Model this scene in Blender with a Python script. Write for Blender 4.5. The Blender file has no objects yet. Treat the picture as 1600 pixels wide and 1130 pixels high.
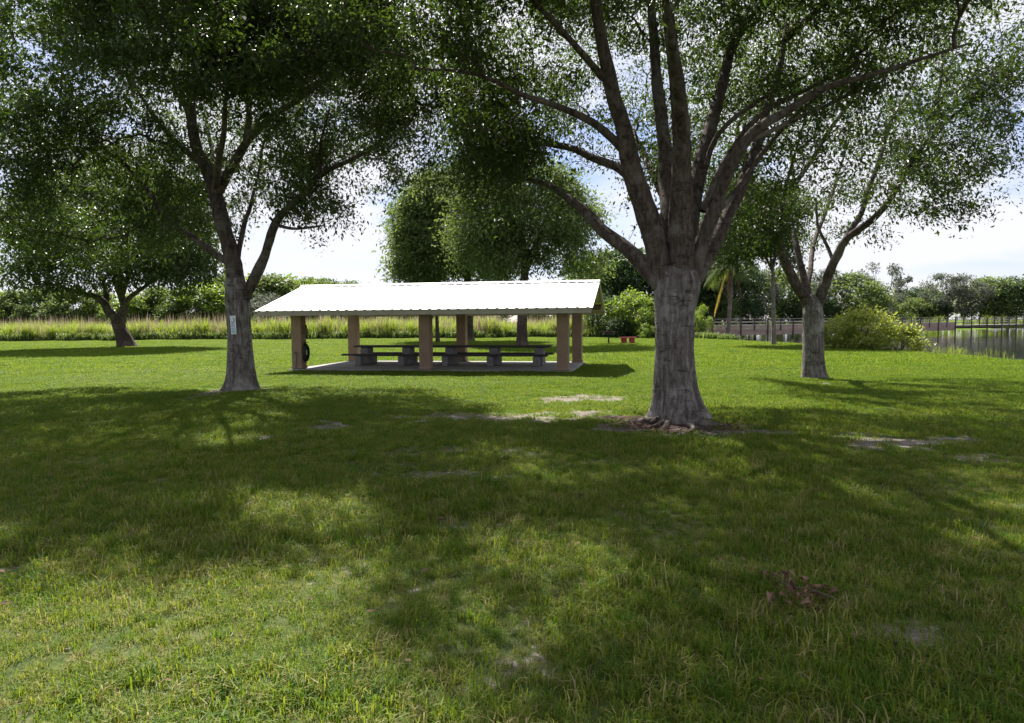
import bpy, math
import numpy as np
from mathutils import Matrix, Vector

# ------------------------------------------------------------------ camera, sky, sun, exposure
scene = bpy.context.scene
COL = scene.collection
F_PX, CX, CY = 1070.0, 800.0, 565.0          # focal length and centre in the photograph's 1600 px frame
CAM_H = 1.8
PITCH, ROLL = math.radians(3.39), math.radians(0.41)
cam_d = bpy.data.cameras.new('camera')
cam_d.sensor_width = 36.0
cam_d.lens = 36.0 * F_PX / 1600.0
cam_d.clip_start, cam_d.clip_end = 0.05, 2000.0
cam = bpy.data.objects.new('camera', cam_d)
CAM_R = Matrix.Rotation(math.pi / 2 - PITCH, 4, 'X') @ Matrix.Rotation(-ROLL, 4, 'Z')
cam.matrix_world = Matrix.Translation((0, 0, CAM_H)) @ CAM_R
COL.objects.link(cam)
scene.camera = cam

SHADOW = Vector((0.29, -0.75, -1.0)).normalized()      # the way sunlight travels
SUN_EL = math.asin(-SHADOW.z)
SUN_AZ = math.atan2(-SHADOW.x, -SHADOW.y)              # clockwise from +Y
world = bpy.data.worlds.new('World')
scene.world = world
world.use_nodes = True
wn, wl = world.node_tree.nodes, world.node_tree.links
wn.clear()
w_out = wn.new('ShaderNodeOutputWorld')
w_bg = wn.new('ShaderNodeBackground')
w_bg.inputs['Strength'].default_value = 0.05
sky = wn.new('ShaderNodeTexSky')
sky.sky_type = 'NISHITA'
sky.sun_disc = False
sky.sun_elevation = SUN_EL
sky.sun_rotation = SUN_AZ
sky.air_density, sky.dust_density, sky.ozone_density = 1.1, 0.15, 2.0
w_tc = wn.new('ShaderNodeTexCoord')
w_sep = wn.new('ShaderNodeSeparateXYZ')
wl.new(w_tc.outputs['Generated'], w_sep.inputs[0])
w_add = wn.new('ShaderNodeMath'); w_add.operation = 'ADD'; w_add.inputs[1].default_value = 0.22
w_abs = wn.new('ShaderNodeMath'); w_abs.operation = 'ABSOLUTE'
wl.new(w_sep.outputs[2], w_abs.inputs[0]); wl.new(w_abs.outputs[0], w_add.inputs[0])
w_div = wn.new('ShaderNodeVectorMath'); w_div.operation = 'DIVIDE'
w_cmb = wn.new('ShaderNodeCombineXYZ')
for i in range(3):
    wl.new(w_add.outputs[0], w_cmb.inputs[i])
wl.new(w_tc.outputs['Generated'], w_div.inputs[0]); wl.new(w_cmb.outputs[0], w_div.inputs[1])
w_noise = wn.new('ShaderNodeTexNoise')
w_noise.inputs['Scale'].default_value = 1.15
w_noise.inputs['Detail'].default_value = 9.0
w_noise.inputs['Roughness'].default_value = 0.56
w_noise.inputs['Distortion'].default_value = 0.25
wl.new(w_div.outputs[0], w_noise.inputs['Vector'])
w_ramp = wn.new('ShaderNodeValToRGB')
w_ramp.color_ramp.elements[0].position = 0.37; w_ramp.color_ramp.elements[0].color = (0.10, 0.10, 0.10, 1)
w_ramp.color_ramp.elements[1].position = 0.55; w_ramp.color_ramp.elements[1].color = (1, 1, 1, 1)
wl.new(w_noise.outputs['Fac'], w_ramp.inputs[0])
w_mix = wn.new('ShaderNodeMix'); w_mix.data_type = 'RGBA'
w_mix.inputs['B'].default_value = (7.2, 7.3, 7.9, 1)   # cloud, on the scale of the sky texture
wl.new(w_ramp.outputs[0], w_mix.inputs['Factor'])
w_tint = wn.new('ShaderNodeMix'); w_tint.data_type = 'RGBA'; w_tint.blend_type = 'MULTIPLY'; w_tint.inputs['Factor'].default_value = 1.0
w_tint.inputs['B'].default_value = (0.95, 0.90, 1.12, 1)
wl.new(sky.outputs[0], w_tint.inputs['A'])
wl.new(w_tint.outputs['Result'], w_mix.inputs['A'])
wl.new(w_mix.outputs['Result'], w_bg.inputs['Color'])
wl.new(w_bg.outputs[0], w_out.inputs[0])

sun_d = bpy.data.lights.new('sun', 'SUN')
sun_d.energy = 5.0
sun_d.angle = math.radians(0.53)
sun_d.color = (1.0, 0.95, 0.87)
sun = bpy.data.objects.new('sun', sun_d)
sun.rotation_euler = SHADOW.to_track_quat('-Z', 'Y').to_euler()
sun.location = (-20, 50, 70)
COL.objects.link(sun)

scene.view_settings.view_transform = 'Standard'
scene.view_settings.look = 'None'
scene.view_settings.gamma = 1.0
scene.view_settings.use_curve_mapping = False
scene.view_settings.exposure = 1.45
scene.cycles.max_bounces = 6
scene.cycles.diffuse_bounces = 3
scene.cycles.glossy_bounces = 3
scene.cycles.transmission_bounces = 3
scene.cycles.sample_clamp_indirect = 6.0

# ------------------------------------------------------------------ helpers
_R3 = np.array(CAM_R.to_3x3())
def at(px, py, depth):
    """world point seen at a photograph pixel, at this distance along +Y"""
    d = _R3 @ np.array([(px - CX) / F_PX, -(py - CY) / F_PX, -1.0])
    return np.array([0, 0, CAM_H]) + d * (depth / d[1])
def on_ground(px, py, z=0.0):
    d = _R3 @ np.array([(px - CX) / F_PX, -(py - CY) / F_PX, -1.0])
    return np.array([0, 0, CAM_H]) + d * ((z - CAM_H) / d[2])

def np_mesh(name, V, F, mats=(), smooth=False, mat_idx=None, attrs=None):
    V = np.asarray(V, dtype=np.float32).reshape(-1, 3)
    me = bpy.data.meshes.new(name)
    me.vertices.add(len(V)); me.vertices.foreach_set('co', V.ravel())
    if isinstance(F, np.ndarray):
        n, k = F.shape
        loops = F.ravel().astype(np.int32)
        start = np.arange(n, dtype=np.int32) * k
    else:
        lens = np.array([len(f) for f in F], dtype=np.int32)
        n = len(F)
        loops = np.array([i for f in F for i in f], dtype=np.int32)
        start = np.concatenate([[0], np.cumsum(lens)[:-1]]).astype(np.int32) if n else np.zeros(0, np.int32)
    if n:
        me.loops.add(len(loops)); me.loops.foreach_set('vertex_index', loops)
        me.polygons.add(n); me.polygons.foreach_set('loop_start', start)
        if mat_idx is not None:
            me.polygons.foreach_set('material_index', np.asarray(mat_idx, dtype=np.int32))
        me.polygons.foreach_set('use_smooth', np.full(n, smooth))
    for m in mats:
        me.materials.append(m)
    if attrs:
        for an, (dom, vals) in attrs.items():
            a = me.attributes.new(an, 'FLOAT', dom)
            a.data.foreach_set('value', np.asarray(vals, dtype=np.float32))
    me.update(calc_edges=True)
    return me

def link(name, me, parent=None, loc=None, rot=None):
    o = bpy.data.objects.new(name, me)
    COL.objects.link(o)
    if parent is not None:
        o.parent = parent
    if loc is not None:
        o.location = loc
    if rot is not None:
        o.rotation_euler = rot
    return o
def tag(o, label=None, cat=None, group=None, kind=None):
    if label: o['label'] = label
    if cat: o['category'] = cat
    if group: o['group'] = group
    if kind: o['kind'] = kind
    return o
def thing(name, loc, label, cat, group=None, rz=0.0):
    o = link(name, None, None, loc, (0, 0, rz))
    o.empty_display_size = 0.3
    return tag(o, label, cat, group)
def copy_thing(root, loc=None, rz=None, label=None, scale=None):
    r = root.copy(); COL.objects.link(r)
    if loc is not None: r.location = loc
    if rz is not None: r.rotation_euler = (0, 0, rz)
    if scale is not None: r.scale = scale
    if label: r['label'] = label
    for ch in root.children:
        c = ch.copy(); COL.objects.link(c); c.parent = r
        for g in ch.children:
            d = g.copy(); COL.objects.link(d); d.parent = c
    return r

class MB:
    """collects boxes and tubes into one mesh"""
    def __init__(self): self.v, self.f, self.n = [], [], 0
    def add(self, V, F):
        self.v.append(np.asarray(V, float)); self.f += [[i + self.n for i in f] for f in F]; self.n += len(V)
        return self
    def box(self, c, s, bev=0.0, M=None):
        x, y, z = np.array(s) / 2.0
        b = min(bev, x * .9, y * .9, z * .9)
        if b <= 0:
            V = np.array([[sx * x, sy * y, sz * z] for sz in (-1, 1) for sy in (-1, 1) for sx in (-1, 1)])
            Fc = [(0, 2, 3, 1), (4, 5, 7, 6), (0, 1, 5, 4), (2, 6, 7, 3), (0, 4, 6, 2), (1, 3, 7, 5)]
        else:
            V = []; idx = {}
            for sz in (-1, 1):
                for sy in (-1, 1):
                    for sx in (-1, 1):
                        for ax in range(3):
                            p = [sx * (x - b), sy * (y - b), sz * (z - b)]
                            p[ax] = (sx, sy, sz)[ax] * (x, y, z)[ax]
                            idx[(sx, sy, sz, ax)] = len(V); V.append(p)
            V = np.array(V); Fc = []
            for ax in range(3):
                o1, o2 = (ax + 1) % 3, (ax + 2) % 3
                for s in (-1, 1):
                    q = []
                    for (a, b2) in ((-1, -1), (1, -1), (1, 1), (-1, 1)):
                        k = [0, 0, 0]; k[ax] = s; k[o1] = a; k[o2] = b2
                        q.append(idx[(*k, ax)])
                    Fc.append(q if s > 0 else q[::-1])
            for ax in range(3):                         # edge chamfers
                o1, o2 = (ax + 1) % 3, (ax + 2) % 3
                for s1 in (-1, 1):
                    for s2 in (-1, 1):
                        def kk(e, which):
                            k = [0, 0, 0]; k[ax] = e; k[o1] = s1; k[o2] = s2
                            return idx[(*k, which)]
                        q = [kk(-1, o1), kk(1, o1), kk(1, o2), kk(-1, o2)]
                        Fc.append(q if s1 * s2 < 0 else q[::-1])
            for sx in (-1, 1):
                for sy in (-1, 1):
                    for sz in (-1, 1):
                        q = [idx[(sx, sy, sz, a)] for a in range(3)]
                        Fc.append(q if sx * sy * sz > 0 else q[::-1])
        V = V + np.array(c, float) if M is None else (V @ np.array(M).T) + np.array(c, float)
        return self.add(V, Fc)
    def tube(self, pts, rad, sides=8, cap=True):
        V, Fq = tube(pts, rad, sides)
        Fc = [list(map(int, q)) for q in Fq]
        if cap:
            n = len(pts)
            Fc.append(list(range(sides))[::-1]); Fc.append([(n - 1) * sides + i for i in range(sides)])
        return self.add(V, Fc)
    def build(self, name, mat, parent=None, smooth=False, loc=None, rot=None):
        me = np_mesh(name, np.concatenate(self.v), self.f, [mat], smooth)
        return link(name, me, parent, loc, rot)

def tube(pts, rad, sides=6):
    P = np.asarray(pts, float); n = len(P)
    R = np.broadcast_to(np.asarray(rad, float), (n,)) if np.ndim(rad) < 1 else np.asarray(rad, float)
    T = np.gradient(P, axis=0); T /= np.linalg.norm(T, axis=1)[:, None] + 1e-9
    ref = np.array([1.0, 0.13, 0.07]) if abs(T[:, 0]).max() < 0.8 else np.array([0.07, 0.13, 1.0])
    if abs(T @ (ref / np.linalg.norm(ref))).max() > 0.97: ref = np.array([0.1, 1.0, 0.1])
    A = np.cross(T, ref); A /= np.linalg.norm(A, axis=1)[:, None] + 1e-9
    B = np.cross(T, A)
    th = np.linspace(0, 2 * np.pi, sides, endpoint=False)
    V = P[:, None] + R[:, None, None] * (np.cos(th)[None, :, None] * A[:, None] + np.sin(th)[None, :, None] * B[:, None])
    i = np.arange(n - 1)[:, None] * sides; j = np.arange(sides)[None]; k = (j + 1) % sides
    Fq = np.stack([i + j, i + k, i + sides + k, i + sides + j], -1).reshape(-1, 4)
    return V.reshape(-1, 3), Fq

def smooth_path(pts, rad, step=0.25):
    """Catmull-Rom through the points"""
    P = np.asarray(pts, float); R = np.asarray(rad, float)
    Q = np.vstack([2 * P[0] - P[1], P, 2 * P[-1] - P[-2]])
    out, ro = [], []
    for i in range(len(P) - 1):
        a, b, c, d = Q[i:i + 4]
        m = max(2, int(np.linalg.norm(c - b) / step))
        for t in np.arange(m) / m:
            out.append(0.5 * ((2 * b) + (c - a) * t + (2 * a - 5 * b + 4 * c - d) * t * t + (3 * b - a - 3 * c + d) * t ** 3))
            ro.append(R[i] * (1 - t) + R[i + 1] * t)
    out.append(P[-1]); ro.append(R[-1])
    return np.array(out), np.array(ro)

def vnoise(p, seed=0):
    """cheap smooth 3-D value noise, about -1..1"""
    p = np.asarray(p, float); i = np.floor(p).astype(np.int64); f = p - i; f = f * f * (3 - 2 * f)
    def h(ix):
        n = ix[..., 0] * 374761393 + ix[..., 1] * 668265263 + ix[..., 2] * 2147483647 + seed * 974711
        n = (n ^ (n >> 13)) * 1274126177
        n = n ^ (n >> 16)
        return (n & 0xffff) / 32767.5 - 1.0
    r = 0
    for dx in (0, 1):
        for dy in (0, 1):
            for dz in (0, 1):
                w = (f[..., 0] if dx else 1 - f[..., 0]) * (f[..., 1] if dy else 1 - f[..., 1]) * (f[..., 2] if dz else 1 - f[..., 2])
                r = r + w * h(i + np.array([dx, dy, dz]))
    return r

# ------------------------------------------------------------------ materials
class NT:
    def __init__(self, name):
        self.m = bpy.data.materials.new(name); self.m.use_nodes = True
        self.n, self.l = self.m.node_tree.nodes, self.m.node_tree.links
        self.n.clear(); self.out = self.n.new('ShaderNodeOutputMaterial')
    def new(self, t, **kw):
        nd = self.n.new(t)
        for k, v in kw.items():
            if k in nd.inputs: self.put(nd, k, v)
            else: setattr(nd, k, v)
        return nd
    def put(self, nd, k, v):
        if hasattr(v, 'is_output'): self.l.new(v, nd.inputs[k])
        else: nd.inputs[k].default_value = v
    def noise(self, scale, detail=4, vec=None, rough=0.55, dist=0.0):
        nd = self.new('ShaderNodeTexNoise', Scale=scale, Detail=detail, Roughness=rough, Distortion=dist)
        if vec is not None: self.l.new(vec, nd.inputs['Vector'])
        return nd.outputs['Fac']
    def ramp(self, fac, stops):
        nd = self.new('ShaderNodeValToRGB')
        e = nd.color_ramp.elements
        while len(e) < len(stops): e.new(0.5)
        for el, (p, c) in zip(e, stops):
            el.position = p; el.color = (*c, 1) if len(c) == 3 else c
        self.l.new(fac, nd.inputs[0])
        return nd.outputs[0]
    def mixc(self, fac, a, b, mode='MIX'):
        nd = self.new('ShaderNodeMix'); nd.data_type = 'RGBA'; nd.blend_type = mode
        for k, v in (('Factor', fac), ('A', a), ('B', b)):
            if hasattr(v, 'is_output'): self.l.new(v, nd.inputs[k])
            elif isinstance(v, tuple): nd.inputs[k].default_value = (*v, 1) if len(v) == 3 else v
            else: nd.inputs[k].default_value = v
        return nd.outputs['Result']
    def math(self, op, a, b=0.0):
        nd = self.new('ShaderNodeMath', operation=op)
        for i, v in enumerate((a, b)):
            if hasattr(v, 'is_output'): self.l.new(v, nd.inputs[i])
            else: nd.inputs[i].default_value = v
        return nd.outputs[0]
    def vec(self, scale, kind='Object'):
        tc = self.new('ShaderNodeTexCoord')
        mp = self.new('ShaderNodeMapping'); mp.inputs['Scale'].default_value = scale
        self.l.new(tc.outputs[kind], mp.inputs['Vector'])
        return mp.outputs[0]
    def bsdf(self, color, rough=0.8, bump=None, bstr=0.4, bdist=0.02, spec=0.3, metal=0.0):
        b = self.new('ShaderNodeBsdfPrincipled')
        for k, v in (('Base Color', color), ('Roughness', rough), ('Specular IOR Level', spec), ('Metallic', metal)):
            if isinstance(v, tuple): v = (*v, 1) if len(v) == 3 else v
            self.put(b, k, v)
        if bump is not None:
            bp = self.new('ShaderNodeBump'); bp.inputs['Strength'].default_value = bstr; bp.inputs['Distance'].default_value = bdist
            self.l.new(bump, bp.inputs['Height']); self.l.new(bp.outputs[0], b.inputs['Normal'])
        self.l.new(b.outputs[0], self.out.inputs[0])
        return b

def leaf_mat(name, dark, light, trans, tfac=0.35, rough=0.5, spec=0.3):
    t = NT(name)
    at_ = t.new('ShaderNodeAttribute', attribute_name='rnd')
    c = t.ramp(at_.outputs['Fac'], [(0.0, dark), (0.72, light), (1.0, tuple(min(1, v * 1.5) for v in light))])
    ct = t.mixc(at_.outputs['Fac'], trans, tuple(v * 1.35 for v in trans))
    b = t.bsdf(c, rough, spec=spec)
    tr = t.new('ShaderNodeBsdfTranslucent'); t.l.new(ct, tr.inputs['Color'])
    mx = t.new('ShaderNodeMixShader'); mx.inputs[0].default_value = tfac
    t.l.new(b.outputs[0], mx.inputs[1]); t.l.new(tr.outputs[0], mx.inputs[2])
    t.l.new(mx.outputs[0], t.out.inputs[0])
    return t.m

def bark_mat(name, c1, c2, c3, sc=1.0):
    t = NT(name)
    v = t.vec((9 * sc, 9 * sc, 1.6 * sc))
    v2 = t.vec((2.2 * sc, 2.2 * sc, 9.0 * sc))
    v3 = t.vec((1, 1, 1))
    n1 = t.noise(1.6, 8, v, 0.65, 0.4); n2 = t.noise(1.2, 6, v2, 0.6, 0.6); n3 = t.noise(1.7 * sc, 4, v3); n4 = t.noise(38 * sc, 4, v3, 0.7)
    col = t.ramp(n1, [(0.30, c1), (0.52, c2), (0.72, c3)])
    col = t.mixc(t.ramp(n2, [(0.36, (0.75,) * 3), (0.43, (0,) * 3)]), col, c1)
    lich = t.ramp(t.math('ADD', t.math('MULTIPLY', n3, 0.6), t.math('MULTIPLY', t.noise(6.0 * sc, 6, v3, 0.7), 0.4)), [(0.50, (0,) * 3), (0.61, (0.5,) * 3)])
    col = t.mixc(lich, col, tuple(v * 1.25 + 0.03 for v in c3))
    col = t.mixc(0.35, col, t.ramp(n4, [(0.3, (0.05,) * 3), (0.7, (1, 1, 1))]), 'MULTIPLY')
    h = t.math('ADD', t.math('ADD', n1, t.math('MULTIPLY', n2, 0.7)), t.math('MULTIPLY', n4, 0.35))
    t.bsdf(col, 0.92, h, 0.9, 0.035, 0.15)
    return t.m

M = {}
M['oak_bark'] = bark_mat('oak_bark', (0.040, 0.032, 0.029), (0.165, 0.145, 0.132), (0.33, 0.315, 0.295))
M['shaded_limb_bark'] = bark_mat('shaded_limb_bark', (0.028, 0.020, 0.017), (0.100, 0.078, 0.066), (0.175, 0.155, 0.135), 1.0)  # browner than the trunk, and darkened: crown shade put into the limb colour
M['far_bark'] = bark_mat('far_bark', (0.03, 0.024, 0.02), (0.08, 0.06, 0.05), (0.14, 0.11, 0.09), 0.7)
M['palm_bark'] = bark_mat('palm_bark', (0.08, 0.065, 0.055), (0.19, 0.165, 0.14), (0.27, 0.25, 0.22), 1.2)
t = NT('twig_bark'); t.bsdf((0.075, 0.058, 0.045), 0.9); M['twig'] = t.m
M['oak_leaf'] = leaf_mat('oak_leaf', (0.016, 0.030, 0.010), (0.040, 0.066, 0.018), (0.085, 0.14, 0.014), 0.30, 0.45, 0.35)
M['oak_leaf_far'] = leaf_mat('oak_leaf_far', (0.018, 0.034, 0.011), (0.046, 0.072, 0.021), (0.095, 0.145, 0.018), 0.32, 0.5, 0.35)
M['bright_leaf'] = leaf_mat('bright_leaf', (0.05, 0.09, 0.018), (0.12, 0.18, 0.035), (0.22, 0.31, 0.03), 0.42, 0.45, 0.4)
M['hedge_leaf'] = leaf_mat('hedge_leaf', (0.04, 0.068, 0.024), (0.10, 0.14, 0.05), (0.17, 0.23, 0.045), 0.38, 0.55, 0.3)
M['dark_leaf'] = leaf_mat('dark_leaf', (0.014, 0.030, 0.012), (0.04, 0.068, 0.026), (0.06, 0.11, 0.02), 0.3, 0.5, 0.3)
M['grey_leaf'] = leaf_mat('grey_leaf', (0.06, 0.075, 0.06), (0.13, 0.15, 0.12), (0.16, 0.18, 0.12), 0.3, 0.7, 0.2)
M['mangrove_leaf'] = leaf_mat('mangrove_leaf', (0.075, 0.115, 0.024), (0.22, 0.27, 0.065), (0.36, 0.40, 0.05), 0.42, 0.45, 0.35)
M['palm_leaf'] = leaf_mat('palm_leaf', (0.022, 0.038, 0.014), (0.055, 0.08, 0.028), (0.10, 0.14, 0.024), 0.3, 0.75, 0.1)
M['yellow_leaf'] = leaf_mat('yellow_leaf', (0.30, 0.21, 0.02), (0.50, 0.36, 0.03), (0.55, 0.40, 0.03), 0.35, 0.6, 0.2)
M['dead_leaf'] = leaf_mat('dead_leaf', (0.05, 0.026, 0.018), (0.17, 0.105, 0.068), (0.14, 0.085, 0.05), 0.2, 0.75, 0.15)
M['reed_leaf'] = leaf_mat('reed_leaf', (0.075, 0.12, 0.018), (0.19, 0.25, 0.04), (0.30, 0.38, 0.04), 0.42, 0.55, 0.25)
M['plume'] = leaf_mat('plume', (0.22, 0.17, 0.12), (0.38, 0.31, 0.23), (0.32, 0.25, 0.18), 0.35, 0.8, 0.1)

def grass_mat(name, straw=0.0):
    t = NT(name)
    g = t.new('ShaderNodeNewGeometry')
    oi = t.new('ShaderNodeObjectInfo')
    at_ = t.new('ShaderNodeAttribute', attribute_name='rnd')
    big = t.noise(0.55, 4, g.outputs['Position']); mid = t.noise(2.6, 4, g.outputs['Position'])
    r = t.math('ADD', t.math('MULTIPLY', oi.outputs['Random'], 0.45), t.math('ADD', t.math('MULTIPLY', at_.outputs['Fac'], 0.35), t.math('MULTIPLY', t.math('ADD', big, mid), 0.24)))
    sp = t.new('ShaderNodeSeparateXYZ'); t.l.new(g.outputs['Position'], sp.inputs[0])
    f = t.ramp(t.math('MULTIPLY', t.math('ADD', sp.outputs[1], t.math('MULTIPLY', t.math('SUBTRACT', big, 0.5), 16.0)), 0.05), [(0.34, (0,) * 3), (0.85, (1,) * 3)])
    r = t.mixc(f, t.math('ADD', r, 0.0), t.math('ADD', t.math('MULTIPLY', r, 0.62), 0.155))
    col = t.ramp(r, [(0.25, (0.022, 0.072, 0.008)), (0.48, (0.061, 0.126, 0.012)), (0.68, (0.122, 0.175, 0.020)), (0.84, (0.21, 0.20, 0.055)), (0.95, (0.34, 0.28, 0.15))])
    ctr = t.ramp(r, [(0.25, (0.075, 0.19, 0.008)), (0.55, (0.222, 0.318, 0.016)), (0.78, (0.335, 0.365, 0.034)), (0.95, (0.34, 0.29, 0.12))])
    b = t.bsdf(col, 0.55, spec=0.12)
    tr = t.new('ShaderNodeBsdfTranslucent'); t.l.new(ctr, tr.inputs['Color'])
    mx = t.new('ShaderNodeMixShader'); mx.inputs[0].default_value = 0.42
    t.l.new(b.outputs[0], mx.inputs[1]); t.l.new(tr.outputs[0], mx.inputs[2]); t.l.new(mx.outputs[0], t.out.inputs[0])
    return t.m
M['grass'] = grass_mat('grass_blade'); M['lush'] = M['grass']

t = NT('lawn_soil')
geo = t.new('ShaderNodeNewGeometry'); pos = geo.outputs['Position']
bare = t.new('ShaderNodeAttribute', attribute_name='bare').outputs['Fac']
n_big, n_mid, n_fine, n_tiny = t.noise(0.35, 4, pos), t.noise(2.2, 6, pos, 0.65), t.noise(14, 5, pos, 0.7), t.noise(70, 3, pos, 0.7)
gy_ = t.new('ShaderNodeSeparateXYZ'); t.l.new(pos, gy_.inputs[0])
turf = t.ramp(t.math('ADD', t.math('MULTIPLY', n_mid, 0.6), t.math('MULTIPLY', n_fine, 0.4)),
              [(0.36, (0.032, 0.050, 0.014)), (0.50, (0.066, 0.088, 0.026)), (0.64, (0.14, 0.125, 0.060))])
green_turf = t.ramp(t.math('ADD', t.math('MULTIPLY', n_mid, 0.5), t.math('MULTIPLY', n_fine, 0.5)), [(0.36, (0.045, 0.085, 0.010)), (0.52, (0.085, 0.135, 0.014)), (0.66, (0.13, 0.16, 0.03))])
turf = t.mixc(t.ramp(t.math('MULTIPLY', t.math('ADD', gy_.outputs[1], t.math('MULTIPLY', n_big, 8.0)), 0.02), [(0.24, (0,) * 3), (0.44, (1, 1, 1))]), turf, green_turf)
soil = t.ramp(t.math('ADD', t.math('MULTIPLY', n_fine, 0.6), t.math('MULTIPLY', n_tiny, 0.4)),
              [(0.32, (0.07, 0.052, 0.04)), (0.50, (0.18, 0.155, 0.13)), (0.70, (0.36, 0.33, 0.30))])
bm = t.math('ADD', t.math('MULTIPLY', t.math('SUBTRACT', t.math('ADD', t.math('MULTIPLY', n_mid, 0.5), t.math('MULTIPLY', n_fine, 0.5)), 0.5), 2.4), bare)
mul = t.new('ShaderNodeAttribute', attribute_name='mulch').outputs['Fac']
soil = t.mixc(mul, soil, t.ramp(n_fine, [(0.35, (0.022, 0.012, 0.010)), (0.65, (0.085, 0.046, 0.038))]))
col = t.mixc(t.ramp(bm, [(0.40, (0,) * 3), (0.62, (1, 1, 1))]), turf, soil)
t.bsdf(col, 0.95, t.math('ADD', n_fine, t.math('MULTIPLY', n_tiny, 0.6)), 0.7, 0.03, 0.1)
M['lawn'] = t.m

t = NT('pond_water')
geo = t.new('ShaderNodeNewGeometry')
nw = t.math('ADD', t.noise(1.3, 4, geo.outputs['Position'], 0.6), t.math('MULTIPLY', t.noise(5.0, 3, geo.outputs['Position']), 0.35))
t.bsdf((0.012, 0.015, 0.012), 0.06, nw, 0.12, 0.05, 0.55); M['water'] = t.m

def simple(name, c1, c2, scale=8, rough=0.8, bump=0.3, spec=0.3, vec=(1, 1, 1), metal=0.0, bdist=0.01, detail=6):
    t = NT(name); v = t.vec(vec)
    n1, n2 = t.noise(scale, detail, v, 0.62), t.noise(scale * 7, 4, v, 0.6)
    f = t.math('ADD', t.math('MULTIPLY', n1, 0.65), t.math('MULTIPLY', n2, 0.35))
    t.bsdf(t.ramp(f, [(0.33, c1), (0.66, c2)]), rough, f, bump, bdist, spec, metal)
    return t.m
M['concrete'] = simple('concrete', (0.22, 0.205, 0.20), (0.36, 0.34, 0.325), 3, 0.9)
M['block'] = simple('concrete_support', (0.16, 0.15, 0.155), (0.27, 0.255, 0.26), 5, 0.9)
M['stucco'] = simple('tan_stucco', (0.25, 0.165, 0.12), (0.36, 0.25, 0.19), 2.2, 0.9, 0.5)
M['roof'] = simple('white_roof_metal', (0.74, 0.73, 0.70), (0.82, 0.81, 0.79), 1.2, 0.42, 0.05, 0.4)
M['fascia'] = simple('cream_fascia', (0.36, 0.31, 0.29), (0.46, 0.41, 0.38), 3, 0.75, 0.1)
M['roof_wood'] = simple('brown_roof_timber', (0.13, 0.085, 0.065), (0.21, 0.145, 0.115), 5, 0.85, 0.3, vec=(1, 6, 6))
M['table_top'] = simple('dark_table_plank', (0.035, 0.03, 0.03), (0.075, 0.065, 0.06), 4, 0.6, 0.25, vec=(0.6, 7, 7))
M['pipe'] = simple('galvanised_pipe', (0.20, 0.21, 0.21), (0.33, 0.34, 0.34), 6, 0.5, 0.1, metal=0.3)
M['hose'] = simple('dark_coil', (0.014, 0.02, 0.014), (0.03, 0.04, 0.026), 6, 0.5, 0.1)
M['sign'] = simple('sign_white', (0.62, 0.68, 0.72), (0.72, 0.77, 0.80), 5, 0.45, 0.02)
M['sign_blue'] = simple('sign_pale_blue', (0.45, 0.56, 0.63), (0.53, 0.64, 0.70), 5, 0.45, 0.02)
M['ink'] = simple('sign_ink', (0.05, 0.06, 0.09), (0.08, 0.09, 0.12), 5, 0.6, 0.0)
M['red'] = simple('red_paint', (0.20, 0.025, 0.03), (0.32, 0.045, 0.045), 5, 0.6, 0.1)
M['iron'] = simple('black_iron', (0.018, 0.016, 0.015), (0.05, 0.035, 0.028), 8, 0.7, 0.3)
M['rust'] = simple('rusty_grate', (0.08, 0.045, 0.03), (0.17, 0.10, 0.07), 8, 0.8, 0.3)
M['dock'] = simple('weathered_dock_wood', (0.26, 0.24, 0.22), (0.44, 0.42, 0.39), 3, 0.9, 0.3, vec=(1, 1, 5))
M['dock_post'] = simple('dark_dock_post', (0.05, 0.045, 0.042), (0.12, 0.10, 0.09), 3, 0.9, 0.3)
M['skirt'] = simple('red_brown_boards', (0.21, 0.15, 0.125), (0.40, 0.315, 0.27), 3, 0.9, 0.3, vec=(4, 4, 0.7))
M['mulch'] = simple('red_brown_mulch', (0.035, 0.018, 0.015), (0.12, 0.06, 0.048), 12, 0.9, 0.3)

# ------------------------------------------------------------------ terrain, lawn, pond
SHORE = np.array([(21, -30), (21, 10), (21.5, 28), (22.0, 36), (21.8, 46), (20.5, 58), (19, 66), (18, 74), (20, 92), (27, 112), (50, 128), (120, 140), (330, 150), (330, -30)], float)
def pond_depth(x, y):
    """signed distance to the shore, positive in the pond"""
    x, y = np.asarray(x, float), np.asarray(y, float)
    best = np.full(x.shape, 1e9); inside = np.zeros(x.shape, bool)
    for (ax, ay), (bx, by) in zip(SHORE, np.roll(SHORE, -1, 0)):
        ex, ey = bx - ax, by - ay
        tt = np.clip(((x - ax) * ex + (y - ay) * ey) / (ex * ex + ey * ey), 0, 1)
        best = np.minimum(best, np.hypot(x - ax - tt * ex, y - ay - tt * ey))
        cond = (ay > y) != (by > y)
        with np.errstate(divide='ignore', invalid='ignore'):
            inside ^= cond & (x < (bx - ax) * (y - ay) / (by - ay if by != ay else 1e-9) + ax)
    return np.where(inside, best, -best)
def ground_z(x, y):
    x, y = np.asarray(x, float), np.asarray(y, float)
    p = np.stack([x * 0.16, y * 0.16, np.zeros_like(x)], -1)
    z = 0.035 * vnoise(p, 3) + 0.012 * vnoise(p * 5, 5)
    s = np.clip((pond_depth(x, y) + 1.0) / 4.0, 0, 1)
    return z - 1.15 * s * s * (3 - 2 * s)

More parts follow.
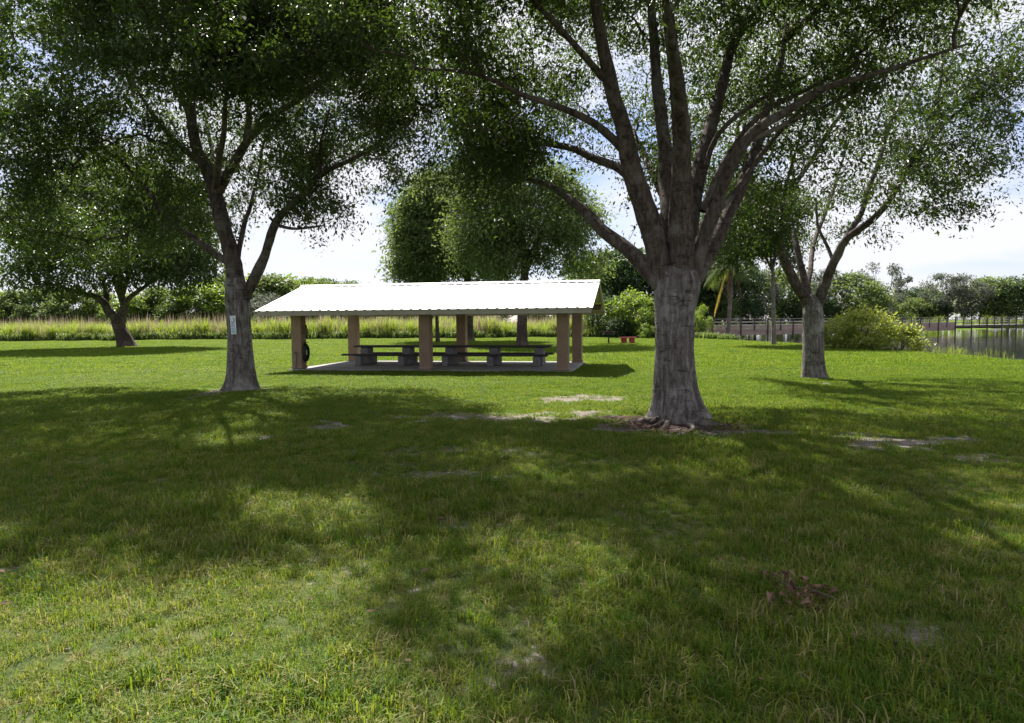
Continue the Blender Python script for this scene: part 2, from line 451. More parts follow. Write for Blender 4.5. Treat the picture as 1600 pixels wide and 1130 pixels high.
# bare sandy patches: (pixel x, pixel y, half width px, half height px, strength), laid on the ground
PATCH = [(775, 650, 120, 7, 1.0), (895, 624, 65, 5, 0.9), (515, 661, 42, 7, 0.8), (1405, 697, 125, 12, 0.95), (1490, 690, 60, 8, .7), (690, 738, 50, 9, 0.62), (765, 745, 60, 8, .6),
         (400, 680, 45, 5, .6), (320, 618, 45, 5, .75), (1385, 985, 60, 16, .7), (1190, 678, 60, 5, .8), (850, 700, 90, 10, .5), (640, 700, 80, 8, .5), (480, 665, 60, 6, .5), (1300, 690, 60, 6, .6),
         (1060, 664, 85, 14, 1.0), (1130, 668, 55, 7, .8), (990, 652, 36, 6, .8), (376, 609, 40, 5, .8), (1272, 599, 28, 3, .7), (1240, 770, 40, 8, .5), (560, 880, 120, 30, .38), (780, 830, 90, 20, .40), (1560, 720, 70, 10, .6)]
PW = []
for (px, py, hx, hy, s) in PATCH:
    c = on_ground(px, py)
    e = on_ground(px, py + hy); w = on_ground(px, py - hy)
    PW.append((c[0], c[1], hx * c[1] / F_PX, max(0.12, abs(w[1] - e[1]) / 2), s))
def bareness(x, y):
    x, y = np.asarray(x, float), np.asarray(y, float)
    b = np.zeros(x.shape)
    p = np.stack([x, y, np.zeros_like(x)], -1)
    wob = 0.55 * vnoise(p * 1.3, 11) + 0.55 * vnoise(p * 3.7, 12)
    for (cx, cy, rx, ry, s) in PW:
        d = np.hypot((x - cx) / rx, (y - cy) / ry) + wob + 0.35 * vnoise(p * 9.0, 13)
        b = np.maximum(b, 1.0 * s * np.clip(1.6 - d, 0, 1))
    thin = np.clip(0.30 * vnoise(p * 0.8, 21) + 0.32 * vnoise(p * 2.7, 22), 0, 0.42)
    b = np.maximum(b, thin * np.clip((26 - y) / 10, 0, 1))
    b *= np.clip((32 - y) / 6, 0, 1)
    return b

def axis(lo_far, lo, hi, hi_far, step):
    mid = np.arange(lo, hi + step / 2, step)
    def grow_out(a, end, sgn):
        out, s, x = [], step, a
        while abs(x - a) < abs(end - a):
            s *= 1.13; x += sgn * min(s, 14); out.append(x)
        return np.array(out)
    return np.concatenate([grow_out(lo, lo_far, -1)[::-1], mid, grow_out(hi, hi_far, 1)])
gx, gy = axis(-420, -15, 24, 420, 0.18), axis(-60, 0.5, 24, 620, 0.18)
GX, GY = np.meshgrid(gx, gy)
GZ = ground_z(GX, GY)
nx, ny = len(gx), len(gy)
ii = (np.arange(ny - 1)[:, None] * nx + np.arange(nx - 1)[None]).ravel()
me = np_mesh('lawn', np.stack([GX, GY, GZ], -1).reshape(-1, 3), np.stack([ii, ii + 1, ii + nx + 1, ii + nx], -1), [M['lawn']], True,
             attrs={'bare': ('POINT', bareness(GX, GY).ravel()), 'mulch': ('POINT', np.clip(1.7 - np.hypot((GX - on_ground(1060, 663)[0]) / 1.15, (GY - 12.4) / 1.0), 0, 1).ravel())})
tag(link('lawn', me), kind='structure')
wv = np.array([(10, -40, -0.42), (340, -40, -0.42), (340, 160, -0.42), (10, 160, -0.42)])
tag(link('pond_water', np_mesh('pond_water', wv, [(0, 1, 2, 3)], [M['water']])), kind='structure')

# ------------------------------------------------------------------ pavilion
PU = np.array([0.981, -0.193]); PV = np.array([0.193, 0.981])       # along the eave, and away from the camera
PANG = math.atan2(PU[1], PU[0])
S_BAY, S_DEP, OVER = 4.945, 4.9, 1.05
pr = at(880, 583, 23.6)
ORI = np.array([pr[0], 23.6]) - PU * 2 * S_BAY                      # the front column at the left
pav = thing('picnic_pavilion', (ORI[0], ORI[1], 0), 'open picnic pavilion with white metal gable roof on six tan columns', 'pavilion', rz=PANG)
MB().box((S_BAY, S_DEP / 2, 0.03), (2 * S_BAY + 0.56, S_DEP + 0.56, 0.10), 0.015).build('floor_slab', M['concrete'], pav)
EAVE_B, EAVE_T, RIDGE = 2.04, 2.22, 3.26
for i in range(3):
    for j in range(2):
        m = MB(); m.box((0, 0, 1.17), (0.40, 0.40, 2.15), 0.02); m.box((0, 0, 0.13), (0.45, 0.45, 0.08), 0.015)
        m.build('column', M['stucco'], pav, loc=(i * S_BAY, j * S_DEP, 0))
x0, x1 = -OVER, 2 * S_BAY + OVER
y0, y1, ym = -OVER, S_DEP + OVER, S_DEP / 2
slope = math.atan2(RIDGE - EAVE_T, ym - y0)
for yy in (0, S_DEP):                                              # beams over the columns
    MB().box(((x0 + x1) / 2, yy, EAVE_T + 0.12), (x1 - x0 - 0.12, 0.16, 0.24), 0.01).build('beam', M['roof_wood'], pav)
for k in range(9):                                                 # roof trusses
    xx = x0 + 0.5 + k * (x1 - x0 - 1.0) / 8
    m = MB()
    for s in (-1, 1):
        L = (ym - y0 - 0.12) / math.cos(slope)
        Mx = np.array(Matrix.Rotation(s * -slope, 3, 'X'))
        m.box((xx, ym + s * (ym - y0 - 0.10) / 2, (EAVE_T + RIDGE) / 2 - 0.105), (0.05, L, 0.13), 0, Mx)
    m.box((xx, ym, EAVE_T + 0.09), (0.048, y1 - y0 - 1.5, 0.10))
    m.build('truss', M['roof_wood'], pav)
MB().box(((x0 + x1) / 2, y0 + 0.015, (EAVE_B + EAVE_T) / 2), (x1 - x0, 0.03, EAVE_T - EAVE_B), 0.004).build('fascia', M['fascia'], pav)
MB().box(((x0 + x1) / 2, y1 - 0.015, (EAVE_B + EAVE_T) / 2), (x1 - x0, 0.03, EAVE_T - EAVE_B), 0.004).build('fascia', M['fascia'], pav)
for xe in (x0 + 0.018, x1 - 0.018):                                # gable ends: barge boards and the timber triangle set back
    m = MB()
    for s in (-1, 1):
        L = (ym - y0 - 0.04) / math.cos(slope)
        Mx = np.array(Matrix.Rotation(s * -slope, 3, 'X'))
        m.box((xe, ym + s * (ym - y0 - 0.04) / 2, (EAVE_T + RIDGE) / 2 - 0.095), (0.034, L, 0.16), 0, Mx)
    m.build('barge_board', M['roof_wood'], pav)
    xi = xe + (0.75 if xe < 0 else -0.75)
    m = MB(); w_ = 0.03
    V = [(xi - w_, y0 + .5, EAVE_T + .16), (xi - w_, y1 - .5, EAVE_T + .16), (xi - w_, ym, RIDGE - 0.16), (xi + w_, y0 + .5, EAVE_T + .16), (xi + w_, y1 - .5, EAVE_T + .16), (xi + w_, ym, RIDGE - 0.16)]
    m.add(V, [(0, 2, 1), (3, 4, 5), (0, 1, 4, 3), (1, 2, 5, 4), (2, 0, 3, 5)])
    m.build('gable_panel', M['roof_wood'], pav)
# ribbed roof sheets, each a part: three ribs per sheet
RIB = 0.335
n_sheet = int(round((x1 - x0 + 0.1) / (3 * RIB)))
SW = (x1 - x0 + 0.1) / n_sheet; rb = SW / 3
prof = []
for r in range(3):
    a = r * rb
    prof += [(a + rb * .5 - .055, 0), (a + rb * .5 - .03, .022), (a + rb * .5 + .03, .022), (a + rb * .5 + .055, 0)]
prof = [(0.002, 0)] + prof + [(SW - 0.002, 0)]
Ls = (ym - y0 + 0.04) / math.cos(slope)
V, Fc = [], []
for (a, h) in prof:
    for yy in (0, Ls):
        V += [(a, yy, h + 0.012), (a, yy, h)]
for i in range(len(prof) - 1):
    b = i * 4
    Fc += [(b, b + 4, b + 6, b + 2), (b + 1, b + 3, b + 7, b + 5), (b, b + 1, b + 5, b + 4), (b + 2, b + 6, b + 7, b + 3)]
Fc += [(0, 2, 3, 1), (len(V) - 4, len(V) - 3, len(V) - 1, len(V) - 2)]
sheet = np_mesh('roof_panel', V, Fc, [M['roof']])
m = MB()
for sg_ in (-1, 1):
    m.box(((x0 + x1) / 2, ym + sg_ * 0.115, RIDGE + 0.052 - 0.115 * math.tan(slope) - 0.002 * sg_), (x1 - x0 + 0.1, 0.26, 0.012), 0, np.array(Matrix.Rotation(-sg_ * slope, 3, 'X')))
roof_root = m.build('roof', M['roof'], pav)
for k in range(n_sheet):
    link('roof_panel', sheet, roof_root, (x0 - 0.05 + k * SW, y0 - 0.045, EAVE_T - 0.012), (slope, 0, 0))
    link('roof_panel', sheet, roof_root, (x0 - 0.05 + (k + 1) * SW, y1 + 0.045, EAVE_T - 0.012), (slope, 0, math.pi))
def pav_pt(u, v, z=0.0):
    p = ORI + PU * u + PV * v
    return (p[0], p[1], z)
# standpipe on the corner column, round dark coil on its side
sp = thing('standpipe', pav_pt(-0.03, -0.235, 0.1), 'grey standpipe with a tap strapped to a pavilion corner column', 'pipe', rz=PANG)
MB().tube([(0, 0, -.08), (0, 0, .62)], [.022, .022], 8).build('pipe', M['pipe'], sp, True)
MB().tube([(0, 0, .56), (0, -.05, .59), (0, -.11, .58), (0, -.14, .52)], [.02, .02, .018, .016], 8).build('tap', M['pipe'], sp, True)
MB().box((0, -.06, .63), (.09, .02, .012), .004).build('tap_handle', M['pipe'], sp)
hz = thing('hose_coil', pav_pt(0.235, 0.02, 0.72), 'dark round coil hanging on the side of a pavilion corner column', 'coil', rz=PANG)
for k in range(9):
    a = np.linspace(0, 2 * np.pi, 37)
    xo = 0.008 + 0.012 * k; rr = 0.27 * math.sqrt(1 - (xo / 0.155) ** 2)
    MB().tube(np.stack([xo + 0 * a, rr * np.cos(a) * 0.62, -0.04 + rr * 1.25 * np.sin(a)], -1), np.full(37, .019), 6, False).build('hose_loop', M['hose'], hz, True)
MB().box((0.05, 0, .34), (.16, .05, .03), .008).build('hanger', M['iron'], hz)
jb = thing('meter_box', pav_pt(0.215, 0.02, 1.55), 'small brown box high on the side of a pavilion corner column', 'box', rz=PANG)
MB().box((0.035, 0, 0), (.09, .18, .32), .012).build('case', M['roof_wood'], jb)
MB().box((0.084, 0, 0), (.008, .14, .26), .003).build('cover', M['roof_wood'], jb)

# long picnic table in the pavilion: five supports, top and two benches
tb = thing('picnic_table', pav_pt(1.15, 2.62, 0.1), 'long dark picnic table with attached benches on concrete supports under the roof', 'table', rz=PANG)
TL = 7.95
for (yy, zz, wd, nm) in ((0, .735, .74, 'table_top'), (-.72, .42, .30, 'bench'), (.72, .42, .30, 'bench')):
    np_ = 5 if nm == 'table_top' else 2
    r = MB().box((TL / 2 + 0.12, yy, zz - .052), (TL - 0.3, wd * .7, .02)).build(nm, M['iron'], tb)
    for k in range(np_):
        pw = wd / np_
        MB().box((TL / 2 - (0.15 if nm == 'bench' and yy < 0 else 0), yy - wd / 2 + (k + .5) * pw, zz - .012), (TL + (0.3 if yy < 0 else 0), pw - .012, .07), .008).build('plank', M['table_top'], r)
for k in range(5):
    xx = 0.42 + k * (TL - 0.85) / 4
    s_ = MB().box((xx, 0, .335), (.34, .56, .665), .02).build('support', M['block'], tb)
    MB().box((xx, 0, .045), (.36, 1.02, .08), .012).build('foot', M['block'], s_)
    for sy in (-1, 1):
        MB().box((xx - 0.02, sy * .72, .17), (.24, .26, .365), .015).build('bench_support', M['block'], tb)

# ------------------------------------------------------------------ trees
def blob_points(rng, c, r, n, shell=0.5):
    d = rng.normal(size=(n, 3)); d /= np.linalg.norm(d, axis=1)[:, None]
    u = rng.random(n) ** (1 / 3.0) * (1 - shell) + shell * (0.72 + 0.28 * rng.random(n))
    return np.array(c) + d * u[:, None] * np.array(r)

def make_leaves(rng, P, out, size, aspect=0.42, hang=0.35, var=0.35):
    """one folded blade per point"""
    n = len(P)
    a = rng.normal(size=(n, 3)) + 0.5 * out; a[:, 2] -= hang
    a /= np.linalg.norm(a, axis=1)[:, None]
    up = rng.normal(size=(n, 3)) * 0.55 + np.array([0, 0, 1.0])
    s = np.cross(a, up); s /= np.linalg.norm(s, axis=1)[:, None] + 1e-9
    nn = np.cross(s, a)
    L = size * (1 + var * rng.normal(size=n)).clip(0.45, 1.9)
    W = (L * aspect * 0.5)[:, None]; L = L[:, None]
    V = np.stack([P, P + a * L * .45 + s * W + nn * W * .35, P + a * L, P + a * L * .45 - s * W + nn * W * .35], 1)
    return V.reshape(-1, 3), np.arange(n * 4).reshape(-1, 4), rng.random(n)

def grow(rng, nodes, centers, bf=0.25, arc=0.10, seg=4):
    n0 = len(nodes); K = len(centers)
    N = np.zeros((n0 + K * seg, 3)); N[:n0] = nodes
    PL = np.zeros(len(N)); OW = np.full(len(N), -1)
    n = n0
    d0 = np.array([np.min(np.linalg.norm(nodes - c, axis=1)) for c in centers])
    order = np.argsort(d0); paths, parent = [], []
    for k, i in enumerate(order):
        c = centers[i]
        dd = np.linalg.norm(N[:n] - c, axis=1)
        j = int(np.argmin(dd + bf * PL[:n])); L = dd[j]
        tt = np.linspace(0, 1, seg + 1)[:, None]
        p = N[j] * (1 - tt) + c * tt
        p[:, 2] += (arc * L * 4 * tt * (1 - tt))[:, 0]
        p[1:-1] += rng.normal(size=(seg - 1, 3)) * 0.07 * min(L, 1.6)
        paths.append(p); parent.append(OW[j])
        N[n:n + seg] = p[1:]; PL[n:n + seg] = PL[j] + L * tt[1:, 0]; OW[n:n + seg] = k; n += seg
    cnt = np.ones(K)
    for k in range(K - 1, -1, -1):
        if parent[k] >= 0: cnt[parent[k]] += cnt[k]
    return paths, cnt

def trunk_mesh(name, pts, rad, mat, sides=30, flare=0.8, fh=0.35, lobes=6, seed=0, step=0.09, rough=0.05, lobe_amp=0.45):
    P, R = smooth_path(pts, rad, step)
    V, Fq = tube(P, R, sides)
    V = V.reshape(len(P), sides, 3); rng = np.random.default_rng(seed)
    th = np.linspace(0, 2 * np.pi, sides, endpoint=False)
    ph = rng.random(4) * 6.28
    lob = 0.6 * np.cos(lobes * th + ph[0]) + 0.4 * np.cos((lobes - 2) * th + ph[1]) + 0.3 * np.cos((lobes + 3) * th + ph[2])
    h = (P[:, 2] - P[0, 2])[:, None]
    k = 1 + flare * np.exp(-h / fh) * (1 + lobe_amp * lob[None]) + 0.03 * np.exp(-h / (fh * 5)) * lob[None]
    q = np.stack([np.cos(th)[None] * 2.2 + 0 * h, np.sin(th)[None] * 2.2 + 0 * h, h * 1.3 + 0 * th[None]], -1)
    k = k * (1 + rough * vnoise(q, seed) + rough * 0.6 * vnoise(q * 2.7, seed + 1))
    V = P[:, None] + (V - P[:, None]) * k[..., None]
    return np_mesh(name, V.reshape(-1, 3), Fq, [mat], True)

def limb_mesh(pts, rad, mat, seed=0, sides=12, step=0.14, rough=0.07):
    P, R = smooth_path(pts, rad, step)
    rng = np.random.default_rng(seed)
    P = P + np.stack([vnoise(P * 1.1, seed + k) for k in range(3)], -1) * np.minimum(R, .08)[:, None] * 0.5
    V, Fq = tube(P, R, sides)
    V3 = V.reshape(len(P), sides, 3)
    k = 1 + rough * vnoise(V3 * 9, seed + 7) + rough * vnoise(V3 * 3.5, seed + 8)
    V3 = P[:, None] + (V3 - P[:, None]) * k[..., None]
    return P, R, np_mesh('branch', V3.reshape(-1, 3), Fq, [mat], True)

def tree(name, label, D0, trunk_px, limbs, blobs, leaves_per, leaf, seed, cat='tree', group=None, mats=('oak_bark', 'shaded_limb_bark', 'oak_leaf'),
         flare=0.8, fh=0.3, sigma=0.25, zmin=3.2, lobes=6, keep=None, bf=0.25, twig_r=0.0045, aspect=0.42, trunk_sides=30, lobe_amp=0.45, hang=0.35):
    rng = np.random.default_rng(seed)
    base = on_ground(trunk_px[0][0], trunk_px[0][1]); base[2] = float(ground_z(base[0], base[1])) - 0.03
    D = base[1] if D0 is None else D0
    root = thing(name, tuple(base), label, cat, group)
    tp = [at(x, y, D) for (x, y, w) in trunk_px]; tr = [w / 2 * D / F_PX for (x, y, w) in trunk_px]
    tp = np.array(tp) - base; tp[0, 2] = -0.12
    link('trunk', trunk_mesh('trunk', tp, tr, M[mats[0]], trunk_sides, flare, fh, lobes, seed, lobe_amp=lobe_amp), root)
    nodes = []
    for li, (pts, w0, w1) in enumerate(limbs):
        W = np.array([at(x, y, D + dd) for (x, y, dd) in pts]) - base
        tt = np.linspace(0, 1, len(W)); dep = np.array([D + p[2] for p in pts])
        rr = (w0 * (1 - tt) ** 1.0 + w1 * (1 - (1 - tt) ** 1.0)) / 2 * dep / F_PX
        P, R, me = limb_mesh(W, rr, M[mats[1]], seed * 31 + li)
        link('branch', me, root)
        nodes.append(P[int(len(P) * 0.30)::2])
    nodes = np.concatenate(nodes)
    C = np.concatenate([blob_points(rng, np.array(c) - base, r, n, sh) for (c, r, n, sh) in blobs])
    C = C[C[:, 2] > zmin]
    if keep is not None: C = C[keep(C + base)]
    if sigma > 0.2:       # leave gaps where the crown is thin
        g = vnoise((C + base) * 0.55, seed + 40) + 0.12 * np.clip(C[:, 2] - 6.5, 0, 2)
        C = C[g > -0.36 + 0.25 * rng.random(len(C))]
    paths, cnt = grow(rng, nodes, C, bf)
    VV, FF, nv = [], [], 0
    for p, c in zip(paths, cnt):
        r0 = min(0.036 if twig_r < 0.006 else 0.09, twig_r * 1.6 * c ** 0.46); r1 = min(r0, twig_r * 0.9 * max(1, c / 4) ** 0.3)
        v, f = tube(p, np.linspace(r0, r1, len(p)), 5 if r0 > 0.02 else 3)
        VV.append(v); FF.append(f + nv); nv += len(v)
    tw = link('twigs', np_mesh('twigs', np.concatenate(VV), np.concatenate(FF), [M['twig']], True), root); tag(tw, kind='stuff')
    E = np.array([p[-1] for p in paths]); S = np.array([p[1] for p in paths])
    k = rng.integers(0, len(E), int(len(E) * leaves_per))
    u = (rng.random(len(k)) ** 0.6)[:, None]
    dens = np.clip(1 + 0.5 * vnoise(E * 0.8, seed + 50), 0.25, 1.6)
    LP = S[k] * (1 - u) + E[k] * u + rng.normal(size=(len(k), 3)) * np.array([1, 1, 0.75]) * sigma * (0.35 + 0.65 * u) * dens[k][:, None] ** 0.5
    LP = LP[rng.random(len(k)) < dens[k] / 1.2]
    ctr = LP.mean(0); out = LP - ctr; out /= np.linalg.norm(out, axis=1)[:, None] + 1e-9
    V, Fq, rnd = make_leaves(rng, LP, out, leaf, aspect, hang, 0.45)
    clump = 0.5 + 0.5 * vnoise(LP * 0.9, seed + 60)
    link('crown', np_mesh('crown', V, Fq, [M[mats[2]]], False, attrs={'rnd': ('FACE', np.clip(0.6 * rnd + 0.4 * clump, 0, 1))}), root)
    return root, base

# the big oak in the middle
DC = 12.35
C_LIMBS = [
    ([(1036, 446, 0), (984, 389, .2), (938, 356, .6), (908, 326, 1), (878, 302, 1.4), (847, 287, 1.8), (790, 270, 2.4)], 27, 4),
    ([(1046, 462, 0), (1034, 410, 0), (1020, 365, -.1), (996, 290, -.3), (984, 238, -.5), (978, 199, -.6), (962, 153, -.8), (950, 108, -1), (935, 40, -1.2), (920, -70, -1.5)], 42, 15),
    ([(982, 245, -.4), (953, 214, -.6), (923, 190, -.8), (878, 168, -1), (817, 147, -1.2), (772, 126, -1.4), (720, 112, -1.6), (650, 108, -1.7)], 15, 3),
    ([(992, 282, -.3), (960, 258, .2), (929, 247, .6), (893, 229, 1.0), (847, 220, 1.4), (817, 208, 1.8), (741, 184, 2.4), (681, 153, 3)], 15, 4),
    ([(1051, 440, .3), (1047, 365, .5), (1044, 300, .9), (1040, 235, 1.2), (1029, 153, 1.5), (1025, 108, 1.7), (1020, 0, 2.2)], 30, 13),
    ([(1062, 455, 0), (1063, 400, -.1), (1065, 340, -.2), (1066, 290, -.4), (1068, 229, -.6), (1061, 153, -.9), (1055, 108, -1.2), (1045, 20, -1.6)], 44, 18),
    ([(1070, 440, .2), (1080, 350, .5), (1087, 274, .9), (1099, 229, 1.2), (1120, 162, 1.6), (1135, 108, 2), (1160, 30, 2.5)], 30, 12),
    ([(1078, 452, 0), (1095, 388, -.1), (1112, 340, -.2), (1126, 302, -.2), (1147, 253, -.4), (1177, 208, -.6), (1232, 175, -.8), (1292, 138, -1), (1353, 120, -1.2), (1420, 100, -1.4), (1510, 70, -1.6)], 28, 3.5),
    ([(1084, 440, .3), (1111, 390, .6), (1140, 330, .9), (1165, 265, 1.2), (1190, 208, 1.6), (1199, 168, 1.9), (1214, 123, 2.2), (1230, 40, 2.8)], 24, 8),
    ([(1054, 430, .4), (1046, 330, 2), (1010, 250, 4), (985, 200, 6)], 20, 7),
    ([(1110, 345, .1), (1150, 300, .6), (1190, 240, 1.0), (1260, 165, 1.3), (1330, 105, 1.5)], 11, 4),
    ([(1100, 330, .3), (1135, 250, .5), (1190, 180, .6), (1262, 140, .5), (1340, 100, .4)], 12, 4),
    ([(1090, 300, .7), (1120, 214, .9), (1180, 160, 1), (1260, 120, 1.2)], 10, 4),
    ([(1170, 220, -.5), (1215, 200, -.2), (1290, 165, 0), (1370, 130, .2)], 8, 3),
    ([(1066, 215, -.7), (1050, 60, -2.5), (1000, -200, -4.6)], 18, 7),
    ([(960, 140, -.8), (850, 20, -2.0), (700, -120, -3.6)], 12, 5),
    ([(1230, 60, 2.4), (1290, 0, 1.0), (1400, -150, -2)], 12, 5)]
C_BLOBS = [((2.6, 12.2, 7.0), (6.0, 6.6, 3.4), 2700, 0.45), ((-0.9, 10.3, 7.4), (2.6, 2.8, 1.6), 460, 0.2), ((3.0, 12.4, 8.6), (3.8, 3.8, 1.5), 620, 0.2), ((5.8, 11.0, 7.9), (3.2, 3.4, 1.2), 460, 0.2), (tuple(at(740, 180, 13.8)), (2.9, 2.4, 1.1), 300, 0.2),
           (tuple(at(850, 265, 14.8)), (2.8, 2.0, 1.2), 300, 0.2), (tuple(at(680, 200, 15.2)), (2.2, 2.0, 1.4), 210, 0.2), (tuple(at(960, 330, 15.0)), (1.6, 1.8, 1.2), 110, 0.2), (tuple(at(1330, 60, 11.5)), (2.3, 2.5, 0.9), 240, 0.2), (tuple(at(1150, 330, 14.6)), (1.1, 1.5, 1.0), 90, 0.2)]
def keep_c(P):
    clear = np.hypot(P[:, 0], P[:, 1]) > 4.2
    near = np.hypot(P[:, 0] - 3.0, P[:, 1] - DC) > 0.9 + 0.55 * np.maximum(0, 7.2 - P[:, 2])
    sunny = ~((P[:, 0] < -2.9) & (P[:, 1] < 9.8))
    low = (P[:, 2] > 1.8 + 0.46 * P[:, 1]) | (P[:, 1] > 12.0) | ((P[:, 0] < -0.5) & (P[:, 2] > 1.8 + 0.36 * P[:, 1]))
    rg_ = np.random.default_rng(3)
    low &= (P[:, 2] > 6.6) | (P[:, 0] < 0.2) | (rg_.random(len(P)) < 0.6)
    return clear & near & sunny & low
oak_c, base_c = tree('oak_tree', 'large multi-stemmed oak with flared grey trunk and exposed roots in red-brown mulch', DC,
     [(1058, 663, 66), (1056, 630, 64), (1054, 592, 62), (1053, 541, 58), (1053, 490, 61), (1055, 462, 68), (1058, 440, 72), (1059, 422, 56), (1060, 404, 30)],
     C_LIMBS, C_BLOBS, 88, 0.080, 11, flare=0.80, fh=0.34, zmin=2.6, keep=keep_c, lobes=7, trunk_sides=56, lobe_amp=0.42)
rng = np.random.default_rng(5)
for k in range(13):                                                # surface roots
    a = k / 13 * 6.28 + rng.normal() * 0.25; L = rng.uniform(0.4, 1.3)
    s = np.linspace(0, 1, 7); rr = 0.36 + s * L
    th = a + s * rng.normal() * 0.5
    pts = np.stack([rr * np.cos(th), rr * np.sin(th), 0.10 * (1 - s) ** 2 - 0.05 * s + 0.012 + 0.012 * np.sin(s * 9 + k)], -1)
    P, R, me = limb_mesh(pts, rng.uniform(.03, .06) * (1 - s) ** 0.8 + 0.010, M['shaded_limb_bark'], 900 + k, 8, 0.08)
    link('root', me, oak_c)

# the oak that carries the sign
DL = 18.4
L_LIMBS = [
    ([(369, 455, 0), (365, 415, 0), (357, 380, 0), (345, 340, .1), (336, 300, .2), (322, 262, .3), (310, 240, .4), (300, 200, .6), (299, 150, .8), (305, 108, 1), (310, 20, 1.3), (300, -80, 1.6)], 28, 8),
    ([(338, 308, .2), (351, 287, 0), (375, 238, -.3), (390, 214, -.5), (427, 181, -.8), (457, 162, -1.1), (500, 130, -1.4), (540, 90, -1.8), (570, 40, -2.2)], 16, 5),
    ([(384, 224, -.4), (388, 185, -.2), (387, 153, 0), (390, 114, .3), (395, 40, .6), (390, -60, 1)], 11, 4),
    ([(362, 414, 0), (351, 408, 0), (306, 374, .4), (260, 341, .8), (230, 296, 1.2), (209, 271, 1.5), (175, 240, 1.9), (120, 215, 2.3)], 12, 4),
    ([(378, 478, 0), (392, 448, 0), (405, 415, -.1), (412, 399, -.2), (427, 359, -.4), (442, 332, -.6), (472, 305, -.9), (502, 274, -1.2), (548, 250, -1.6), (570, 238, -1.9), (612, 212, -2.3)], 19, 4),
    ([(431, 352, -.5), (460, 358, -.8), (502, 353, -1.2)], 6, 3),
    ([(500, 276, -1.2), (501, 259, -1.2), (502, 223, -1.3), (515, 170, -1.5)], 7, 3),
    ([(373, 410, 0), (381, 350, .3), (390, 326, .5), (402, 280, .8), (410, 230, 1.2)], 9, 3),
    ([(322, 262, .3), (280, 225, .8), (240, 180, 1.5), (200, 120, 2.2)], 11, 4),
    ([(352, 370, .1), (342, 300, 2), (330, 230, 4), (320, 170, 6)], 11, 4),
    ([(336, 300, .2), (350, 200, -2), (360, 80, -4.5)], 12, 4),
    ([(300, 190, .6), (240, 60, -1), (160, -60, -3)], 10, 4)]
L_BLOBS = [((-7.6, 18.2, 7.6), (5.6, 6.2, 4.2), 2500, 0.45), ((-11.8, 19.0, 5.6), (3.6, 3.8, 2.4), 950, 0.3), (tuple(at(510, 275, 17.4)), (2.0, 2.2, 1.3), 190, 0.2), (tuple(at(430, 240, 19.2)), (2.2, 2.4, 1.6), 120, 0.2), ((-5.4, 13.0, 7.6), (3.4, 2.4, 1.5), 640, 0.2), ((-7.5, 18.0, 9.3), (4.2, 4.6, 1.8), 560, 0.2), ((-4.3, 12.9, 7.3), (2.2, 1.6, 1.1), 380, 0.2)]
def keep_l(P):
    near = np.hypot(P[:, 0] + 7.4, P[:, 1] - DL) > 0.7 + 0.5 * np.maximum(0, 5.5 - P[:, 2])
    rightlow = (P[:, 0] < -6.2) | (P[:, 2] > 3.6 + 0.14 * (P[:, 0] + 6.2))
    front = (P[:, 1] > 17.6) | (P[:, 2] > 1.8 + 0.30 * P[:, 1]) | (P[:, 0] < -10.5) | (P[:, 0] > -5.6)
    return near & rightlow & front
oak_l, base_l = tree('oak_tree', 'spreading oak with a small white sign fixed to its straight trunk', DL,
     [(376, 609, 40), (376, 590, 40), (375, 563, 38), (374, 522, 35), (371, 467, 36), (368, 440, 29), (366, 425, 22), (364, 412, 12)],
     L_LIMBS, L_BLOBS, 84, 0.096, 12, flare=0.70, fh=0.24, zmin=2.7, keep=keep_l, lobes=6, trunk_sides=40)

# the oak by the pond
DR = 20.6
R_LIMBS = [
    ([(1267, 500, 0), (1262, 472, 0), (1242, 440, -.1), (1225, 402, -.3), (1214, 374, -.5), (1193, 347, -.8), (1178, 310, -1.1), (1170, 260, -1.4), (1150, 200, -1.8)], 19, 5),
    ([(1217, 382, -.4), (1217, 359, -.3), (1223, 320, 0), (1250, 277, .4), (1280, 229, .8), (1307, 187, 1.2), (1338, 144, 1.6), (1370, 90, 2), (1400, 20, 2.3)], 10, 4),
    ([(1268, 490, .2), (1262, 452, .4), (1250, 410, .7), (1244, 380, 1), (1236, 340, 1.5), (1240, 290, 2), (1235, 220, 2.6)], 13, 4),
    ([(1275, 492, 0), (1280, 467, 0), (1295, 427, -.2), (1310, 397, -.4), (1323, 374, -.6), (1368, 338, -1), (1398, 302, -1.4), (1422, 259, -1.8), (1450, 220, -2.2), (1489, 181, -2.6), (1550, 135, -3)], 17, 4),
    ([(1318, 382, -.5), (1328, 360, -.3), (1347, 332, 0), (1359, 290, .3), (1377, 238, .7), (1395, 184, 1.1), (1422, 138, 1.5), (1440, 80, 1.9), (1450, 0, 2.3)], 10, 3),
    ([(1302, 410, -.2), (1290, 380, .2), (1278, 350, .6), (1275, 310, 1)], 6, 3),
    ([(1215, 375, -.5), (1220, 330, -2), (1240, 250, -3.6), (1260, 180, -5)], 7, 3),
    ([(1262, 455, .3), (1270, 390, 2), (1300, 300, 4), (1320, 240, 5.5)], 9, 3),
    ([(1450, 220, -2.2), (1462, 170, -2), (1470, 120, -1.8), (1478, 60, -1.5)], 6, 3)]
R_BLOBS = [((9.4, 20.2, 7.3), (5.4, 5.6, 4.0), 1700, 0.35), (tuple(at(1400, 350, 19.6)), (1.3, 1.6, 0.8), 110, 0.2), (tuple(at(1185, 350, 20.4)), (1.5, 1.8, 1.1), 240, 0.2), (tuple(at(1150, 385, 22.5)), (1.5, 1.8, 0.75), 190, 0.2), (tuple(at(1500, 200, 18.5)), (1.9, 2, 1.6), 200, 0.2)]
